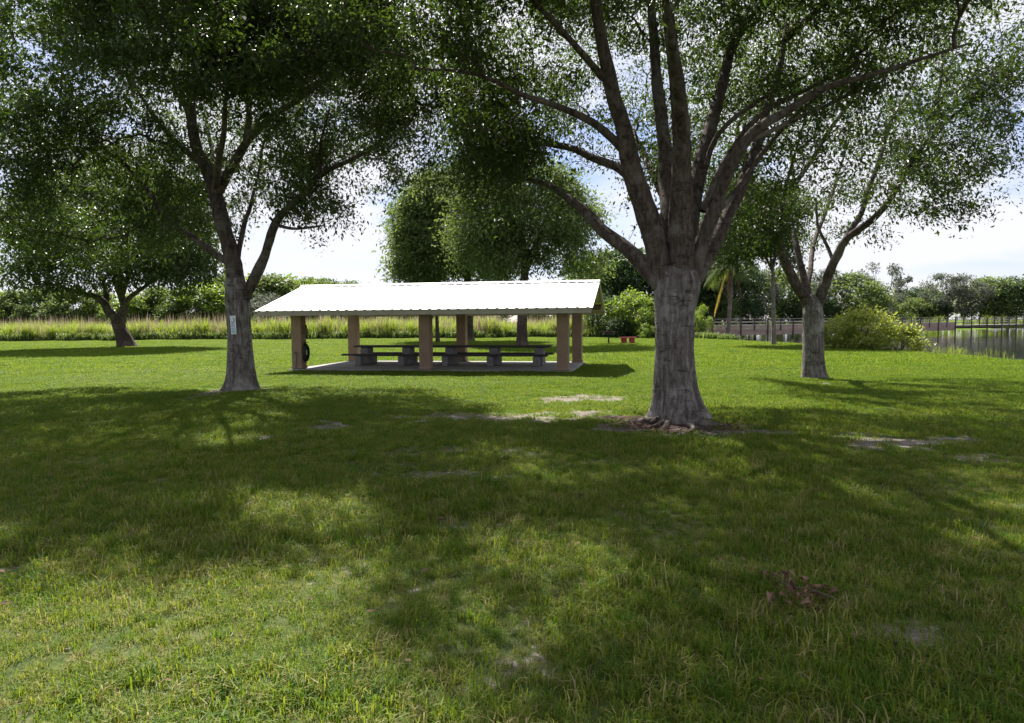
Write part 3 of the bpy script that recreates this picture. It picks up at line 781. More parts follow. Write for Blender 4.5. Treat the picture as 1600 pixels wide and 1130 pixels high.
def keep_r(P):
    near = np.hypot(P[:, 0] - 9.1, P[:, 1] - DR) > 0.6 + 0.7 * np.maximum(0, 5.6 - P[:, 2])
    return near & (P[:, 2] > 3.5)
oak_r, base_r = tree('oak_tree', 'slender forked oak with airy crown standing by the pond bank', DR,
     [(1272, 599, 34), (1271, 570, 33), (1271, 540, 31), (1270, 505, 29), (1270, 490, 30), (1270, 478, 27), (1270, 468, 18), (1270, 460, 7)],
     R_LIMBS, R_BLOBS, 48, 0.098, 13, flare=0.5, fh=0.2, zmin=2.6, keep=keep_r, lobes=5, trunk_sides=36)

# leaning oak far across the lawn
FL_LIMBS = [
    ([(184, 502, 0), (169, 485, 0), (163, 474, -.2), (149, 463, -.4), (132, 460, -.8), (112, 454, -1.2), (70, 440, -2)], 15, 4),
    ([(164, 476, 0), (166, 462, .4), (162, 445, .8), (150, 410, 1.4), (140, 370, 2)], 10, 4),
    ([(186, 505, 0), (191, 491, 0), (194, 478, 0), (190, 462, .2), (188, 440, .4), (190, 400, .8), (200, 340, 1.2)], 15, 5),
    ([(195, 480, 0), (200, 468, -.4), (213, 457, -.8), (230, 445, -1.4), (260, 425, -2.2), (290, 405, -3)], 9, 3),
    ([(190, 470, .2), (180, 440, 2), (175, 400, 4)], 8, 3), ([(190, 465, 0), (200, 430, -2.5), (215, 390, -4.5)], 8, 3)]
c0 = at(180, 352, 51)
FL_BLOBS = [((c0[0], c0[1], c0[2]), (7.6, 6.5, 4.9), 1750, 0.4), (tuple(at(285, 420, 50)), (2.6, 3, 1.5), 140, 0.3), (tuple(at(80, 430, 50)), (3.5, 3, 1.6), 160, 0.3)]
tree('oak_tree', 'low dark oak with leaning forked trunk in front of tall reeds', None,
     [(199, 542, 24), (194, 529, 22), (187, 513, 19), (184, 500, 20), (183, 494, 18)],
     FL_LIMBS, FL_BLOBS, 46, 0.27, 14, mats=('far_bark', 'shaded_limb_bark', 'oak_leaf_far'), flare=0.35, fh=0.4, sigma=0.75, zmin=2.6, twig_r=0.010, trunk_sides=20)

# trees behind the pavilion
def up_tree(label, base_px, w, lean, crown_px, crown_r, n, leaf, seed, mats, zmin, group, sigma=0.7, lp=40, extra=()):
    bx, by = base_px
    D = on_ground(bx, by)[1]
    tx, ty = bx + lean, crown_px[1] + 55
    limbs = []
    rg = np.random.default_rng(seed)
    for k in range(8):
        a = k / 8 * 6.28 + rg.normal() * .2
        ex = crown_px[0] + math.cos(a) * crown_r[0] * .62 * F_PX / D; ey = crown_px[1] - 20 + rg.uniform(-1, .45) * crown_r[2] * .6 * F_PX / D
        dd = math.sin(a) * crown_r[1] * .62
        limbs.append(([(tx, ty + 18, 0), ((tx * .6 + ex * .4), ty * .6 + ey * .4 - 8, dd * .35), (ex, ey, dd)], w * .55, w * .15))
    cw = at(crown_px[0], crown_px[1], D)
    return tree('shade_tree', label, None, [(bx, by, w * 1.1), (bx + lean * .3, (by + ty) / 2, w), (tx, ty, w * .75)], limbs,
                [(tuple(cw), tuple(q * .8 for q in crown_r), n // 3, 0.2)] + [(tuple(cw + d_ * np.array(crown_r) * .72), tuple(np.array(crown_r) * rg.uniform(.26, .46)), n // 9, 0.3) for d_ in [v_ / np.linalg.norm(v_) * rg.uniform(.75, 1.15) for v_ in rg.normal(size=(11, 3))]] + list(extra), lp, leaf, seed, group=group, mats=mats, flare=0.5, fh=0.35, sigma=sigma, zmin=zmin, twig_r=0.009, trunk_sides=20)
gB = 'shade trees behind the pavilion'
ex1 = [(tuple(at(905, 345, 52)), (1.8, 3, 1.8), 120, .2), (tuple(at(800, 260, 50)), (2.2, 3, 1.2), 110, .2), (tuple(at(915, 420, 54)), (1.8, 3, 1.0), 90, .2), (tuple(at(742, 385, 52)), (2.4, 3, 2.6), 260, .2), (tuple(at(850, 285, 50)), (2.6, 3, 1.6), 170, .2), (tuple(at(740, 300, 52)), (2.2, 3, 1.4), 150, .2), (tuple(at(885, 400, 49)), (2.6, 3, 1.6), 200, .2), (tuple(at(775, 305, 49)), (2.8, 3, 2.2), 300, .2), (tuple(at(770, 370, 49)), (2.2, 3, 2.0), 220, .2), (tuple(at(790, 415, 48)), (2.0, 2.5, 1.2), 130, .2)]
ex2 = [(tuple(at(735, 275, 60)), (2.6, 3, 1.8), 160, .2), (tuple(at(668, 325, 60)), (2.2, 3, 2.0), 170, .2), (tuple(at(630, 425, 60)), (1.3, 2, 1.2), 70, .2), (tuple(at(650, 410, 62)), (2.6, 3, 2.2), 260, .2), (tuple(at(690, 300, 62)), (3.0, 3, 2.4), 260, .2), (tuple(at(755, 420, 62)), (3.0, 3, 1.8), 220, .2), (tuple(at(640, 350, 62)), (1.6, 2.5, 2.2), 140, .2)]
up_tree('broad shade tree with thick dark trunk seen under the middle of the pavilion roof', (815, 541), 15, 6, (835, 350), (4.4, 4.6, 3.4), 700, 0.22, 21, ('far_bark', 'shaded_limb_bark', 'hedge_leaf'), 2.9, gB, extra=ex1)
up_tree('tall dense shade tree whose trunk shows beside the back middle column', (733, 533), 13, -4, (712, 352), (5.8, 5, 5.2), 1000, 0.27, 22, ('far_bark', 'shaded_limb_bark', 'hedge_leaf'), 2.9, gB, extra=ex2)
up_tree('shade tree with thin leaning trunk beside the front middle column', (684, 535), 5.5, -6, (664, 395), (2.8, 3.2, 3.4), 420, 0.26, 23, ('far_bark', 'shaded_limb_bark', 'hedge_leaf'), 2.9, gB)

# ------------------------------------------------------------------ cabbage palms
def palm(label, base_px, top_px, w0, w1, dead, seed, fl, nf=26):
    rg = np.random.default_rng(seed)
    b = on_ground(*base_px); b[2] = float(ground_z(b[0], b[1])) - 0.05
    root = thing('palm_tree', tuple(b), label, 'palm tree')
    tp = at(top_px[0], top_px[1], b[1]) - b; D = b[1]
    mid = tp * .5 + np.array([0.12, 0, 0])
    link('trunk', trunk_mesh('trunk', [(0, 0, -.1), mid, tp], [w0 / 2 * D / F_PX, w1 / 2 * D / F_PX, w1 / 2 * D / F_PX * 1.1], M['palm_bark'], 16, .25, .3, 5, seed, .15, .05), root)
    def frond(az, el, L, mat, droop, wid=1.0):
        d = np.array([math.cos(az), math.sin(az), 0]); s = np.linspace(0, 1, 9)
        hz_ = L * (np.cos(el) * s * (1 - 0.25 * droop * s)); vz = L * (np.sin(el) * s - droop * 0.75 * s ** 2)
        P = tp + hz_[:, None] * d + vz[:, None] * np.array([0, 0, 1.0])
        V, Fq, nv = [], [], 0
        v, f = tube(P, np.linspace(.03, .008, 9), 3); V.append(v); Fq += [list(map(int, q)) for q in f]; nv += len(v)
        side = np.cross(d, (0, 0, 1.0))
        for k in range(34):
            u = 0.32 + 0.68 * k / 33
            p = np.array([np.interp(u, s, P[:, i]) for i in range(3)])
            tdir = np.array([np.interp(min(1, u + .05), s, P[:, i]) for i in range(3)]) - p; tdir /= np.linalg.norm(tdir) + 1e-9
            for sg in (-1, 1):
                ll = L * .34 * wid * math.sin(math.pi * (0.22 + 0.7 * (u - .32) / .68)) * rg.uniform(.8, 1.15)
                e = p + (side * sg * 0.75 + tdir * .8 + np.array([0, 0, -0.35 - .3 * droop + rg.normal() * .12])) * ll
                wv_ = tdir * 0.035 * (L / 2)
                V.append(np.array([p - wv_, p + wv_, e])); Fq.append([nv, nv + 1, nv + 2]); nv += 3
        V = np.concatenate(V)
        return link('frond', np_mesh('frond', V, Fq, [mat], attrs={'rnd': ('FACE', rg.random(len(Fq)))}), root)
    for k in range(nf):
        el = rg.uniform(-.3, 1.25)
        frond(k * 2.399 + rg.normal() * .2, el, fl * rg.uniform(.85, 1.1), M['palm_leaf'], rg.uniform(.5, .95))
    for (az, L, mt) in dead:
        frond(az, -1.1, L, M[mt], 0.55, 0.45)
    return root
palm('cabbage palm with grey trunk and a hanging yellow frond before the boardwalk', (1135, 526), (1143, 405), 8.5, 6, [(3.2, 4.6, 'yellow_leaf'), (2.6, 3.0, 'dead_leaf'), (.2, 3.2, 'dead_leaf'), (4.2, 3.4, 'dead_leaf')], 3, 3.6)
up_tree('thin-trunked leafy tree with drooping crown at the pond edge', (1209, 539), 6.0, -2, (1180, 350), (4.4, 4.6, 3.0), 620, 0.20, 24, ('palm_bark', 'shaded_limb_bark', 'oak_leaf_far'), 3.6, None, extra=[(tuple(at(1120, 385, 48)), (2.2, 3, 1.4), 180, .2), (tuple(at(1205, 405, 49)), (2.0, 2.5, 1.2), 150, .2)], lp=50)

# ------------------------------------------------------------------ background trees and shrubs
def leafy_proto(name, seed, r, h, n, leaf, mat, bark, trunk_h, tr, shape=0.0, lab='', cat='tree', group=None, nclump=60, sig=0.32):
    """a free-standing tree or shrub: stem, limbs and a clumpy crown"""
    rg = np.random.default_rng(seed)
    root = thing(name, (0, 0, 0), lab, cat, group)
    cz = trunk_h + (h - trunk_h) * .5
    cl = blob_points(rg, (0, 0, cz), (r, r, (h - trunk_h) * .5), nclump, 0.55)
    cl[:, :2] *= (1 - shape * np.clip((cl[:, 2:3] - cz) / (h - cz), 0, 1))
    m = MB()
    m.tube([(0, 0, -.2), (.1 * r * rg.normal(), .1 * r * rg.normal(), trunk_h * .7), (.05 * r, 0, cz)], [tr * 1.3, tr, tr * .55], 8)
    m.build('trunk', M[bark], root, True)
    m = MB()
    for c in cl[::3]:
        q = np.array([0, 0, trunk_h * .6 + .3 * rg.random() * (cz - trunk_h * .5)])
        m.tube([q, (q + c) / 2 + rg.normal(size=3) * .08 * r, c], [tr * .4, tr * .22, tr * .08], 4, False)
    tag(m.build('limbs', M[bark], root, True), kind='stuff')
    k = rg.integers(0, len(cl), n)
    cs = sig * r * rg.uniform(.55, 1.25, len(cl))
    dd = rg.normal(size=(n, 3)); dd /= np.linalg.norm(dd, axis=1)[:, None]
    P = cl[k] + dd * (rg.random(n) ** .45)[:, None] * cs[k][:, None] * np.array([1, 1, .75])
    P[:, 2] = np.maximum(P[:, 2], 0.05)
    out = dd
    V, Fq, rnd = make_leaves(rg, P, out, leaf, 0.55, 0.25)
    link('crown', np_mesh('crown', V, Fq, [M[mat]], attrs={'rnd': ('FACE', np.clip(.55 * rnd + .45 * rg.random(len(cl))[k], 0, 1))}), root)
    return root
def place(proto, used, px, D, h_want, h_proto, label, wide=1.0, rz=0.0, zoff=0.0):
    p = at(px, 500, D); z = float(ground_z(p[0], p[1])) + zoff
    s = h_want / h_proto
    if not used[0]:
        used[0] = True; o = proto
        o.location = (p[0], p[1], z); o.rotation_euler = (0, 0, rz); o['label'] = label
    else:
        o = copy_thing(proto, (p[0], p[1], z), rz, label)
    o.scale = (s * wide, s * wide, s)
    return o
def top_h(py, D):
    return at(800, py, D)[2]
gH = 'trees and scrub beyond the reeds'
pA = (leafy_proto('scrub_tree', 101, 3.3, 7.0, 9500, 0.30, 'hedge_leaf', 'far_bark', 0.6, .13, .3, 'x', 'tree', gH, 70), [False], 7.0)
pB = (leafy_proto('scrub_tree', 102, 3.2, 6.5, 9500, 0.30, 'bright_leaf', 'far_bark', 0.5, .12, .25, 'x', 'tree', gH, 60), [False], 6.5)
pC = (leafy_proto('scrub_tree', 103, 3.5, 7.5, 9500, 0.30, 'oak_leaf_far', 'far_bark', 0.7, .15, .3, 'x', 'tree', gH, 70), [False], 7.5)
pG = (leafy_proto('scrub_tree', 104, 2.6, 5.5, 5000, 0.24, 'grey_leaf', 'far_bark', 0.5, .1, .3, 'x', 'tree', gH, 50), [False], 5.5)
HEDGE = [(-90, 92, 446, pA), (-40, 96, 440, pB), (15, 92, 450, pC), (65, 94, 446, pA), (118, 90, 450, pA), (160, 94, 452, pA), (205, 90, 456, pB), (250, 92, 446, pA), (292, 88, 450, pC), (322, 90, 440, pB), (352, 96, 428, pA),
         (392, 100, 432, pB), (428, 98, 429, pA), (458, 102, 431, pB), (490, 106, 434, pA), (520, 110, 437, pC), (548, 112, 440, pA), (416, 84, 458, pG), (585, 116, 446, pC), (620, 116, 448, pA), (655, 112, 448, pB), (700, 110, 450, pC), (760, 108, 450, pA), (850, 106, 452, pB), (905, 104, 446, pC), (-70, 90, 472, pC), (-5, 90, 474, pB), (40, 90, 474, pA), (92, 90, 472, pC), (140, 90, 474, pB), (182, 90, 474, pA), (230, 90, 472, pC), (272, 90, 474, pA), (335, 92, 470, pC)]
LAB_H = ['mid green scrub tree beyond the reeds, far past the leaning oak', 'yellow-green scrub tree beyond the reeds, past the leaning oak', 'dark green scrub tree beyond the reeds, past the leaning oak branches', 'mid green scrub tree behind the low branch of the leaning oak',
 'mid green bush between the reeds and the leaning oak fork', 'mid green scrub tree seen through the fork of the leaning oak', 'yellow-green scrub tree right behind the leaning oak trunk', 'mid green scrub tree behind the reeds, between the two oaks', 'dark green scrub tree behind the reeds, between the two oaks', 'bright yellow-green scrub tree beside the sign-bearing oak trunk', 'mid green scrub tree straight behind the sign on the oak',
 'yellow-green scrub tree in the fork between oak trunk and pavilion roof', 'tall mid green tree above the low end of the pavilion roof', 'tall yellow-green tree above the hipped-looking end of the pavilion ridge', 'mid green tree whose top shows just over the pavilion ridge', 'dark green tree whose top shows just over the pavilion ridge', 'small mid green tree top showing over the pavilion ridge in the open gap', 'pale grey-green bush at the tip of the pavilion eave',
 'dark tree top over the pavilion ridge beside the shade trees', 'mid green tree behind the edge of the shade tree crowns', 'yellow-green tree behind the thin leaning trunk', 'dark green tree behind the trunk beside the back middle column', 'mid green tree behind the reeds between the shade trunks', 'yellow-green tree behind the reeds past the thickest shade trunk', 'dark green tree behind the gable end of the pavilion', 'low dark scrub at the reeds far past the leaning oak', 'low yellow-green scrub at the reeds past the leaning oak', 'low mid green scrub under the outer boughs of the leaning oak', 'low dark scrub under the low branch of the leaning oak', 'low yellow-green scrub beside the leaning oak fork', 'low mid green scrub right behind the leaning oak trunk', 'low dark scrub above the reeds just past the leaning oak trunk', 'low mid green scrub above the reeds between the two oaks', 'low dark scrub above the reeds beside the sign-bearing oak']
for i, (px, D, ty, pr_) in enumerate(HEDGE):
    place(pr_[0], pr_[1], px, D, top_h(ty, D) + .2, pr_[2], LAB_H[i], 1.15 + .25 * math.sin(i * 2.3), i * 1.7)
# far tree line across the pond
gF = 'trees on the far bank of the pond'
qA = (leafy_proto('far_tree', 111, 5.0, 11, 7000, 0.42, 'dark_leaf', 'far_bark', 1.2, .25, .25, 'x', 'tree', gF, 80), [False], 11.0)
qB = (leafy_proto('far_tree', 112, 5.2, 9, 7000, 0.42, 'hedge_leaf', 'far_bark', 1.0, .22, .2, 'x', 'tree', gF, 80), [False], 9.0)
qC = (leafy_proto('far_tree', 113, 4.8, 12, 4200, 0.40, 'grey_leaf', 'far_bark', 2.0, .22, .3, 'x', 'tree', gF, 50, .24), [False], 12.0)
qD = (leafy_proto('far_tree', 114, 5.2, 12, 4600, 0.34, 'grey_leaf', 'palm_bark', 3.4, .36, .0, 'x', 'tree', gF, 46, .19), [False], 12.0)
LAB_F = ['dark tree rising behind the gable and barbecue grill', 'dark tree rising behind the red bench', 'dark tree beside the fork of the big oak trunk', 'dark tree hidden behind the big oak trunk', 'dark tree behind the palm with the yellow frond', 'dark tree between the palm and the thin-trunked leafy tree', 'greyish tree between the palm and the thin-trunked leafy tree', 'rounded green tree behind the thin-trunked leafy tree', 'greyish tree between the thin-trunked tree and the pond oak',
 'tall greyish tree behind the fork of the pond oak', 'broad rounded green tree beyond the boardwalk, above the bank bush', 'dark tree beside the sparse bare-limbed tree', 'sparse bare-limbed tree rising alone above the far bank', 'low rounded green tree under the sparse bare-limbed tree', 'dark domed tree past the sparse bare-limbed tree', 'rounded green tree between dark dome and feathery grey trees', 'tall feathery grey tree beside the open water', 'second tall feathery grey tree beyond the open water',
 'rounded green tree past the feathery grey trees', 'dark tree past the feathery grey trees', 'rounded green tree at the far end of the boardwalk', 'dark tree at the far end of the boardwalk', 'low green tree at the waterline before the dark dome', 'low dark tree at the waterline before the feathery grey trees', 'low greyish bush at the waterline below the sparse tree', 'low green tree just above the boardwalk rail beside the yellow frond', 'low dark tree just above the boardwalk rail beside the palm trunk', 'low dark tree above the rail between thin-trunked tree and pond oak', 'low dark tree above the rail right behind the pond oak trunk']
FAR = [(935, 112, 400, qA, 1), (975, 116, 392, qA, 1.1), (1015, 118, 398, qA, 1), (1060, 120, 392, qA, 1), (1100, 122, 400, qA, 1.1), (1140, 126, 410, qA, 1), (1180, 128, 428, qC, 1), (1215, 132, 432, qB, 1), (1245, 138, 430, qC, 1.1),
       (1285, 142, 424, qC, 1), (1322, 142, 438, qB, 1.25), (1352, 150, 452, qA, 1), (1376, 150, 420, qD, 1), (1400, 158, 470, qB, 1.2), (1424, 170, 455, qA, 1.0), (1448, 176, 460, qB, 1.1), (1478, 150, 432, qC, 1.1), (1505, 148, 436, qC, 1.1),
       (1540, 152, 446, qB, 1.2), (1575, 150, 440, qA, 1.1), (1610, 156, 448, qB, 1.2), (1655, 160, 444, qA, 1.2), (1435, 152, 476, qB, 1.3), (1460, 150, 480, qA, 1.2), (1380, 152, 480, qC, 1.3), (1120, 120, 470, qB, 1), (1170, 122, 474, qA, 1.1), (1240, 130, 470, qA, 1.2), (1290, 136, 474, qA, 1.2)]
for i, (px, D, ty, pr_, wd) in enumerate(FAR):
    place(pr_[0], pr_[1], px, D, top_h(ty - (2 if px < 1200 else -2), D) + .9, pr_[2], LAB_F[i], wd, i * 1.3, 0.0)
# shrubs at the end of the lawn and the bush on the bank
gS = 'shrubs at the end of the lawn'
sA = (leafy_proto('broadleaf_shrub', 121, 2.2, 4.0, 3600, 0.22, 'bright_leaf', 'far_bark', 0.2, .06, .2, 'x', 'shrub', gS, 45), [False], 4.0)
sB = (leafy_proto('broadleaf_shrub', 122, 2.0, 3.4, 3600, 0.2, 'dark_leaf', 'far_bark', 0.2, .06, .2, 'x', 'shrub', gS, 45), [False], 3.4)
SHR = [(985, 72, 458, sA, 'tall light green broadleaf shrub behind the red bench', 1.1), (1010, 70, 466, sA, 'light green broadleaf shrub beside the big oak trunk', 1), (948, 74, 462, sB, 'dark shrub behind the barbecue grill', 1), (925, 76, 478, sA, 'green shrub beyond the back corner of the pavilion', .8),
       (968, 70, 496, sB, 'low dark shrub between the grill and the red bench', 1.2), (1096, 70, 474, sA, 'pale glossy shrub at the near end of the boardwalk', .62), (1045, 74, 470, sB, 'dark shrub behind the big oak trunk', 1.2), (1010, 67, 508, sA, 'low pale shrub behind the red bench', 1.2)]
for i, (px, D, ty, pr_, lb, wd) in enumerate(SHR):
    place(pr_[0], pr_[1], px, D, top_h(ty, D), pr_[2], lb, wd, i * 2.1)
mb_ = leafy_proto('bank_bush', 131, 1.85, 2.5, 4200, 0.18, 'mangrove_leaf', 'far_bark', 0.15, .04, .35, 'large yellow-green leafy bush on the pond bank', 'bush', None, 80, .34)
p = at(1352, 520, 41); mb_.location = (p[0], p[1], float(ground_z(p[0], p[1])) - .1); mb_.scale = (1.05, 1.0, 1.0)
mb2 = leafy_proto('bank_bush', 132, 1.5, 1.9, 3000, 0.16, 'mangrove_leaf', 'far_bark', 0.1, .04, .25, 'low yellow-green bush leaning over the water at the bank', 'bush', None, 40, .3)
p = at(1408, 520, 39.5); mb2.location = (p[0], p[1], float(ground_z(p[0], p[1])) - .05); mb2.scale = (1.0, 1.0, 1.0)
mb3 = leafy_proto('bank_bush', 133, 1.5, 1.9, 3000, 0.16, 'mangrove_leaf', 'far_bark', 0.1, .04, .25, 'rounded bush on the pond bank beside the oak trunk', 'bush', None, 40, .3)
p = at(1316, 520, 43); mb3.location = (p[0], p[1], float(ground_z(p[0], p[1])) - .05)

# ------------------------------------------------------------------ boardwalk across the pond
BA, BB = np.array([17.2, 70.0]), np.array([80.0, 106.5])
BU = (BB - BA) / np.linalg.norm(BB - BA); BL = float(np.linalg.norm(BB - BA)); BANG = math.atan2(BU[1], BU[0])
bw = thing('boardwalk', (BA[0], BA[1], 0), 'weathered timber boardwalk with post and rail sides crossing the pond', 'boardwalk', rz=BANG)
DECK = 0.76; BWID = 1.9
MB().box((BL / 2, BWID / 2, DECK - .02), (BL, BWID, .045)).build('deck', M['dock'], bw)
post = MB().box((0, 0, .35), (.13, .13, 3.1), .01); post_me = np_mesh('post', np.concatenate(post.v), post.f, [M['dock_post']])
short = MB().box((0, 0, 1.22), (.10, .10, 1.36), .01); short_me = np_mesh('rail_post', np.concatenate(short.v), short.f, [M['dock_post']])
for sy in (0, 1):
    yy = sy * BWID
    for z_, h_ in ((1.84, .05), (1.50, .12), (1.14, .12)):
        MB().box((BL / 2, yy + (-.085 if sy == 0 else .085), z_), (BL, .035 if h_ > .1 else .15, h_)).build('rail', M['dock'], bw)
    MB().box((BL / 2, yy + (-.06 if sy == 0 else .06), DECK - .18), (BL, .05, .27)).build('fascia_board', M['dock_post'], bw)
    for k in range(int(BL / 2.15) + 1):
        link(*(('post', post_me) if k % 2 == 0 and sy == 0 else ('rail_post', short_me)), bw, (k * 2.15 + .1, yy - (.20 if sy == 0 else 0), 0))
for k in range(int(BL / 4.3)):
    MB().box((k * 4.3 + .1, BWID / 2, DECK - .40), (.16, BWID + .5, .2)).build('cross_beam', M['dock_post'], bw)
m = MB()
for k in range(int(52 / .155)):
    m.box((k * .155 + .08, -.125, .58), (.118, .022, 1.06))
sk = m.build('skirt_boards', M['skirt'], bw); tag(sk, kind='stuff')

# ------------------------------------------------------------------ grill, red bench, sign
g0 = on_ground(951, 537)
gr = thing('barbecue_grill', (g0[0], g0[1], 0), 'black pedestal barbecue grill on the lawn in front of dark shrubs', 'grill', rz=.15)
MB().tube([(0, 0, -.1), (0, 0, .70)], [.06, .06], 10).build('post', M['iron'], gr, True)
m = MB(); m.box((0, 0, .71), (.8, .5, .03)); m.box((0, .25, .84), (.8, .02, .26)); m.box((-.4, 0, .80), (.02, .5, .2)); m.box((.4, 0, .80), (.02, .5, .2)); m.box((0, -.25, .76), (.8, .02, .1))
m.build('firebox', M['iron'], gr)
for k in range(9):
    MB().box((-.4 + k * .1, 0, .92), (.014, .56, .014)).build('grate_bar', M['rust'], gr)
for s in (-1, 1):
    MB().tube([(s * .42, -.1, .92), (s * .58, -.1, .93), (s * .58, .1, .93), (s * .42, .1, .92)], [.013] * 4, 6).build('handle', M['rust'], gr)
g0 = on_ground(981, 537)
be = thing('park_bench', (g0[0], g0[1], 0), 'low red bench with two solid legs at the lawn edge', 'bench', rz=-.05)
for k in range(3):
    MB().box((0, -.17 + k * .17, .47), (1.34, .155, .06), .01).build('seat_board', M['red'], be)
for s in (-1, 1):
    MB().box((s * .30, 0, .205), (.40, .40, .45), .02).build('leg', M['red'], be)

sg_c = at(364.5, 508, DL - .36)
sg = thing('tree_sign', tuple(sg_c), 'small white notice plate fixed to the oak trunk, dark ring symbol above lines of text', 'sign', rz=-0.42)
sg.rotation_euler = (0.0, math.radians(-2.5), -0.42)
MB().box((0, 0, 0), (.19, .012, .49), .003).build('plate', M['sign'], sg)
MB().box((0, -.0085, -.145), (.172, .003, .165)).build('blue_panel', M['sign_blue'], sg)
a = np.linspace(-2.6, 1.2, 20)
MB().tube(np.stack([.052 * np.cos(a), 0 * a - .009, .13 + .058 * np.sin(a)], -1), np.full(20, .011), 6).build('symbol', M['ink'], sg)
for k, (zz, ww) in enumerate([(.035, .13), (.008, .10), (-.022, .14), (-.045, .12)]):
    MB().box((-.005, -.0075, zz), (ww, .003, .010)).build('text_line', M['ink'], sg)
for k in range(5):
    MB().box((-.006 * (k % 2), -.0105, -.09 - k * .027), (.13 - .02 * (k % 3), .002, .006)).build('text_line', M['ink'], sg)
for zz in (.225, -.225):
    MB().tube([(0, -.004, zz), (0, -.014, zz)], [.008, .008], 8).build('screw', M['pipe'], sg)

# ------------------------------------------------------------------ fallen branch with dead leaves
fb0 = on_ground(1246, 945)
fb = thing('fallen_branch', (fb0[0], fb0[1], float(ground_z(fb0[0], fb0[1]))), 'fallen twig with curled red-brown dead leaves lying on the grass', 'branch')
rg = np.random.default_rng(77)
stem = np.array([(.22, -.05, .07), (.12, .0, .10), (.02, .03, .11), (-.06, .07, .13), (-.10, .16, .17)])
MB().tube(*smooth_path(stem, [.006, .006, .005, .004, .003], .02), 5).build('stem', M['twig'], fb, True)
side = [((.02, .03, .11), (-.10, -.02, .09), (-.20, -.06, .06)), ((.05, .02, .11), (.04, -.08, .08), (.06, -.17, .05)), ((-.05, .07, .13), (.02, .16, .14), (.06, .24, .12)), ((.1, 0, .1), (.17, .08, .1), (.26, .10, .07))]
for s_ in side:
    MB().tube(s_, [.004, .003, .002], 4).build('side_twig', M['twig'], fb, True)
lv = []
for k in range(4):                                                 # four curled leaf shapes
    L, W = .07, .012 + .003 * k
    s = np.linspace(0, 1, 6); wv_ = W * np.sin(np.pi * (0.06 + 0.9 * s)); cz = (.10 + .08 * k) * L * np.sin(np.pi * s) * 2
    V = [];
    for a_, w_, z_ in zip(s, wv_, cz):
        V += [(a_ * L, -w_, z_ + w_ * .7), (a_ * L, 0, z_), (a_ * L, w_, z_ + w_ * .7)]
    Fc = []
    for i in range(5):
        b = i * 3; Fc += [(b, b + 1, b + 4, b + 3), (b + 1, b + 2, b + 5, b + 4)]
    lv.append(np_mesh('leaf', V, Fc, [M['dead_leaf']], attrs={'rnd': ('FACE', np.full(len(Fc), k / 3.4))}))
allp = [stem] + [np.array(s_) for s_ in side]
for k in range(52):
    q = allp[k % 5]; u = rg.random() * (len(q) - 1); i = int(u); pt = q[i] * (1 - u + i) + q[i + 1] * (u - i) + rg.normal(size=3) * (.035, .03, .02)
    pt[2] = max(.03, pt[2])
    o = link('leaf', lv[k % 4], fb, tuple(pt), (rg.normal() * .9, rg.uniform(-.3, 1.3), rg.uniform(0, 6.28)))
    s_ = rg.uniform(.6, 1.15); o.scale = (s_, s_, s_)

# ------------------------------------------------------------------ grass, reeds, litter (uncountable)
def blade_tuft(name, rg, n, radius, h, w, lean, mat, plume=False, mats=None):
    V, Fc, rnd = [], [], []
    for k in range(n):
        a = rg.random() * 6.28; r = radius * math.sqrt(rg.random()); p = np.array([r * math.cos(a), r * math.sin(a), -0.01])
        az = rg.random() * 6.28; hh = h * rg.uniform(.45, 1.15); ln = lean * rg.uniform(.3, 1.5) * hh
        d = np.array([math.cos(az), math.sin(az), 0]); s = np.array([-d[1], d[0], 0]) * w * rg.uniform(.6, 1.2) / 2
        p1 = p + d * ln * .28 + np.array([0, 0, hh * .62]); p2 = p + d * ln + np.array([0, 0, hh * (1 - .35 * min(1, ln / hh))])
        b = len(V); V += [p - s, p + s, p1 - s * .75, p1 + s * .75, p2]
        Fc += [(b, b + 1, b + 3, b + 2), (b + 2, b + 3, b + 4)]; rr = rg.random(); rnd += [rr, rr]
    return bpy.data.objects.new(name, np_mesh(name, np.array(V), Fc, [mat], attrs={'rnd': ('FACE', rnd)}))

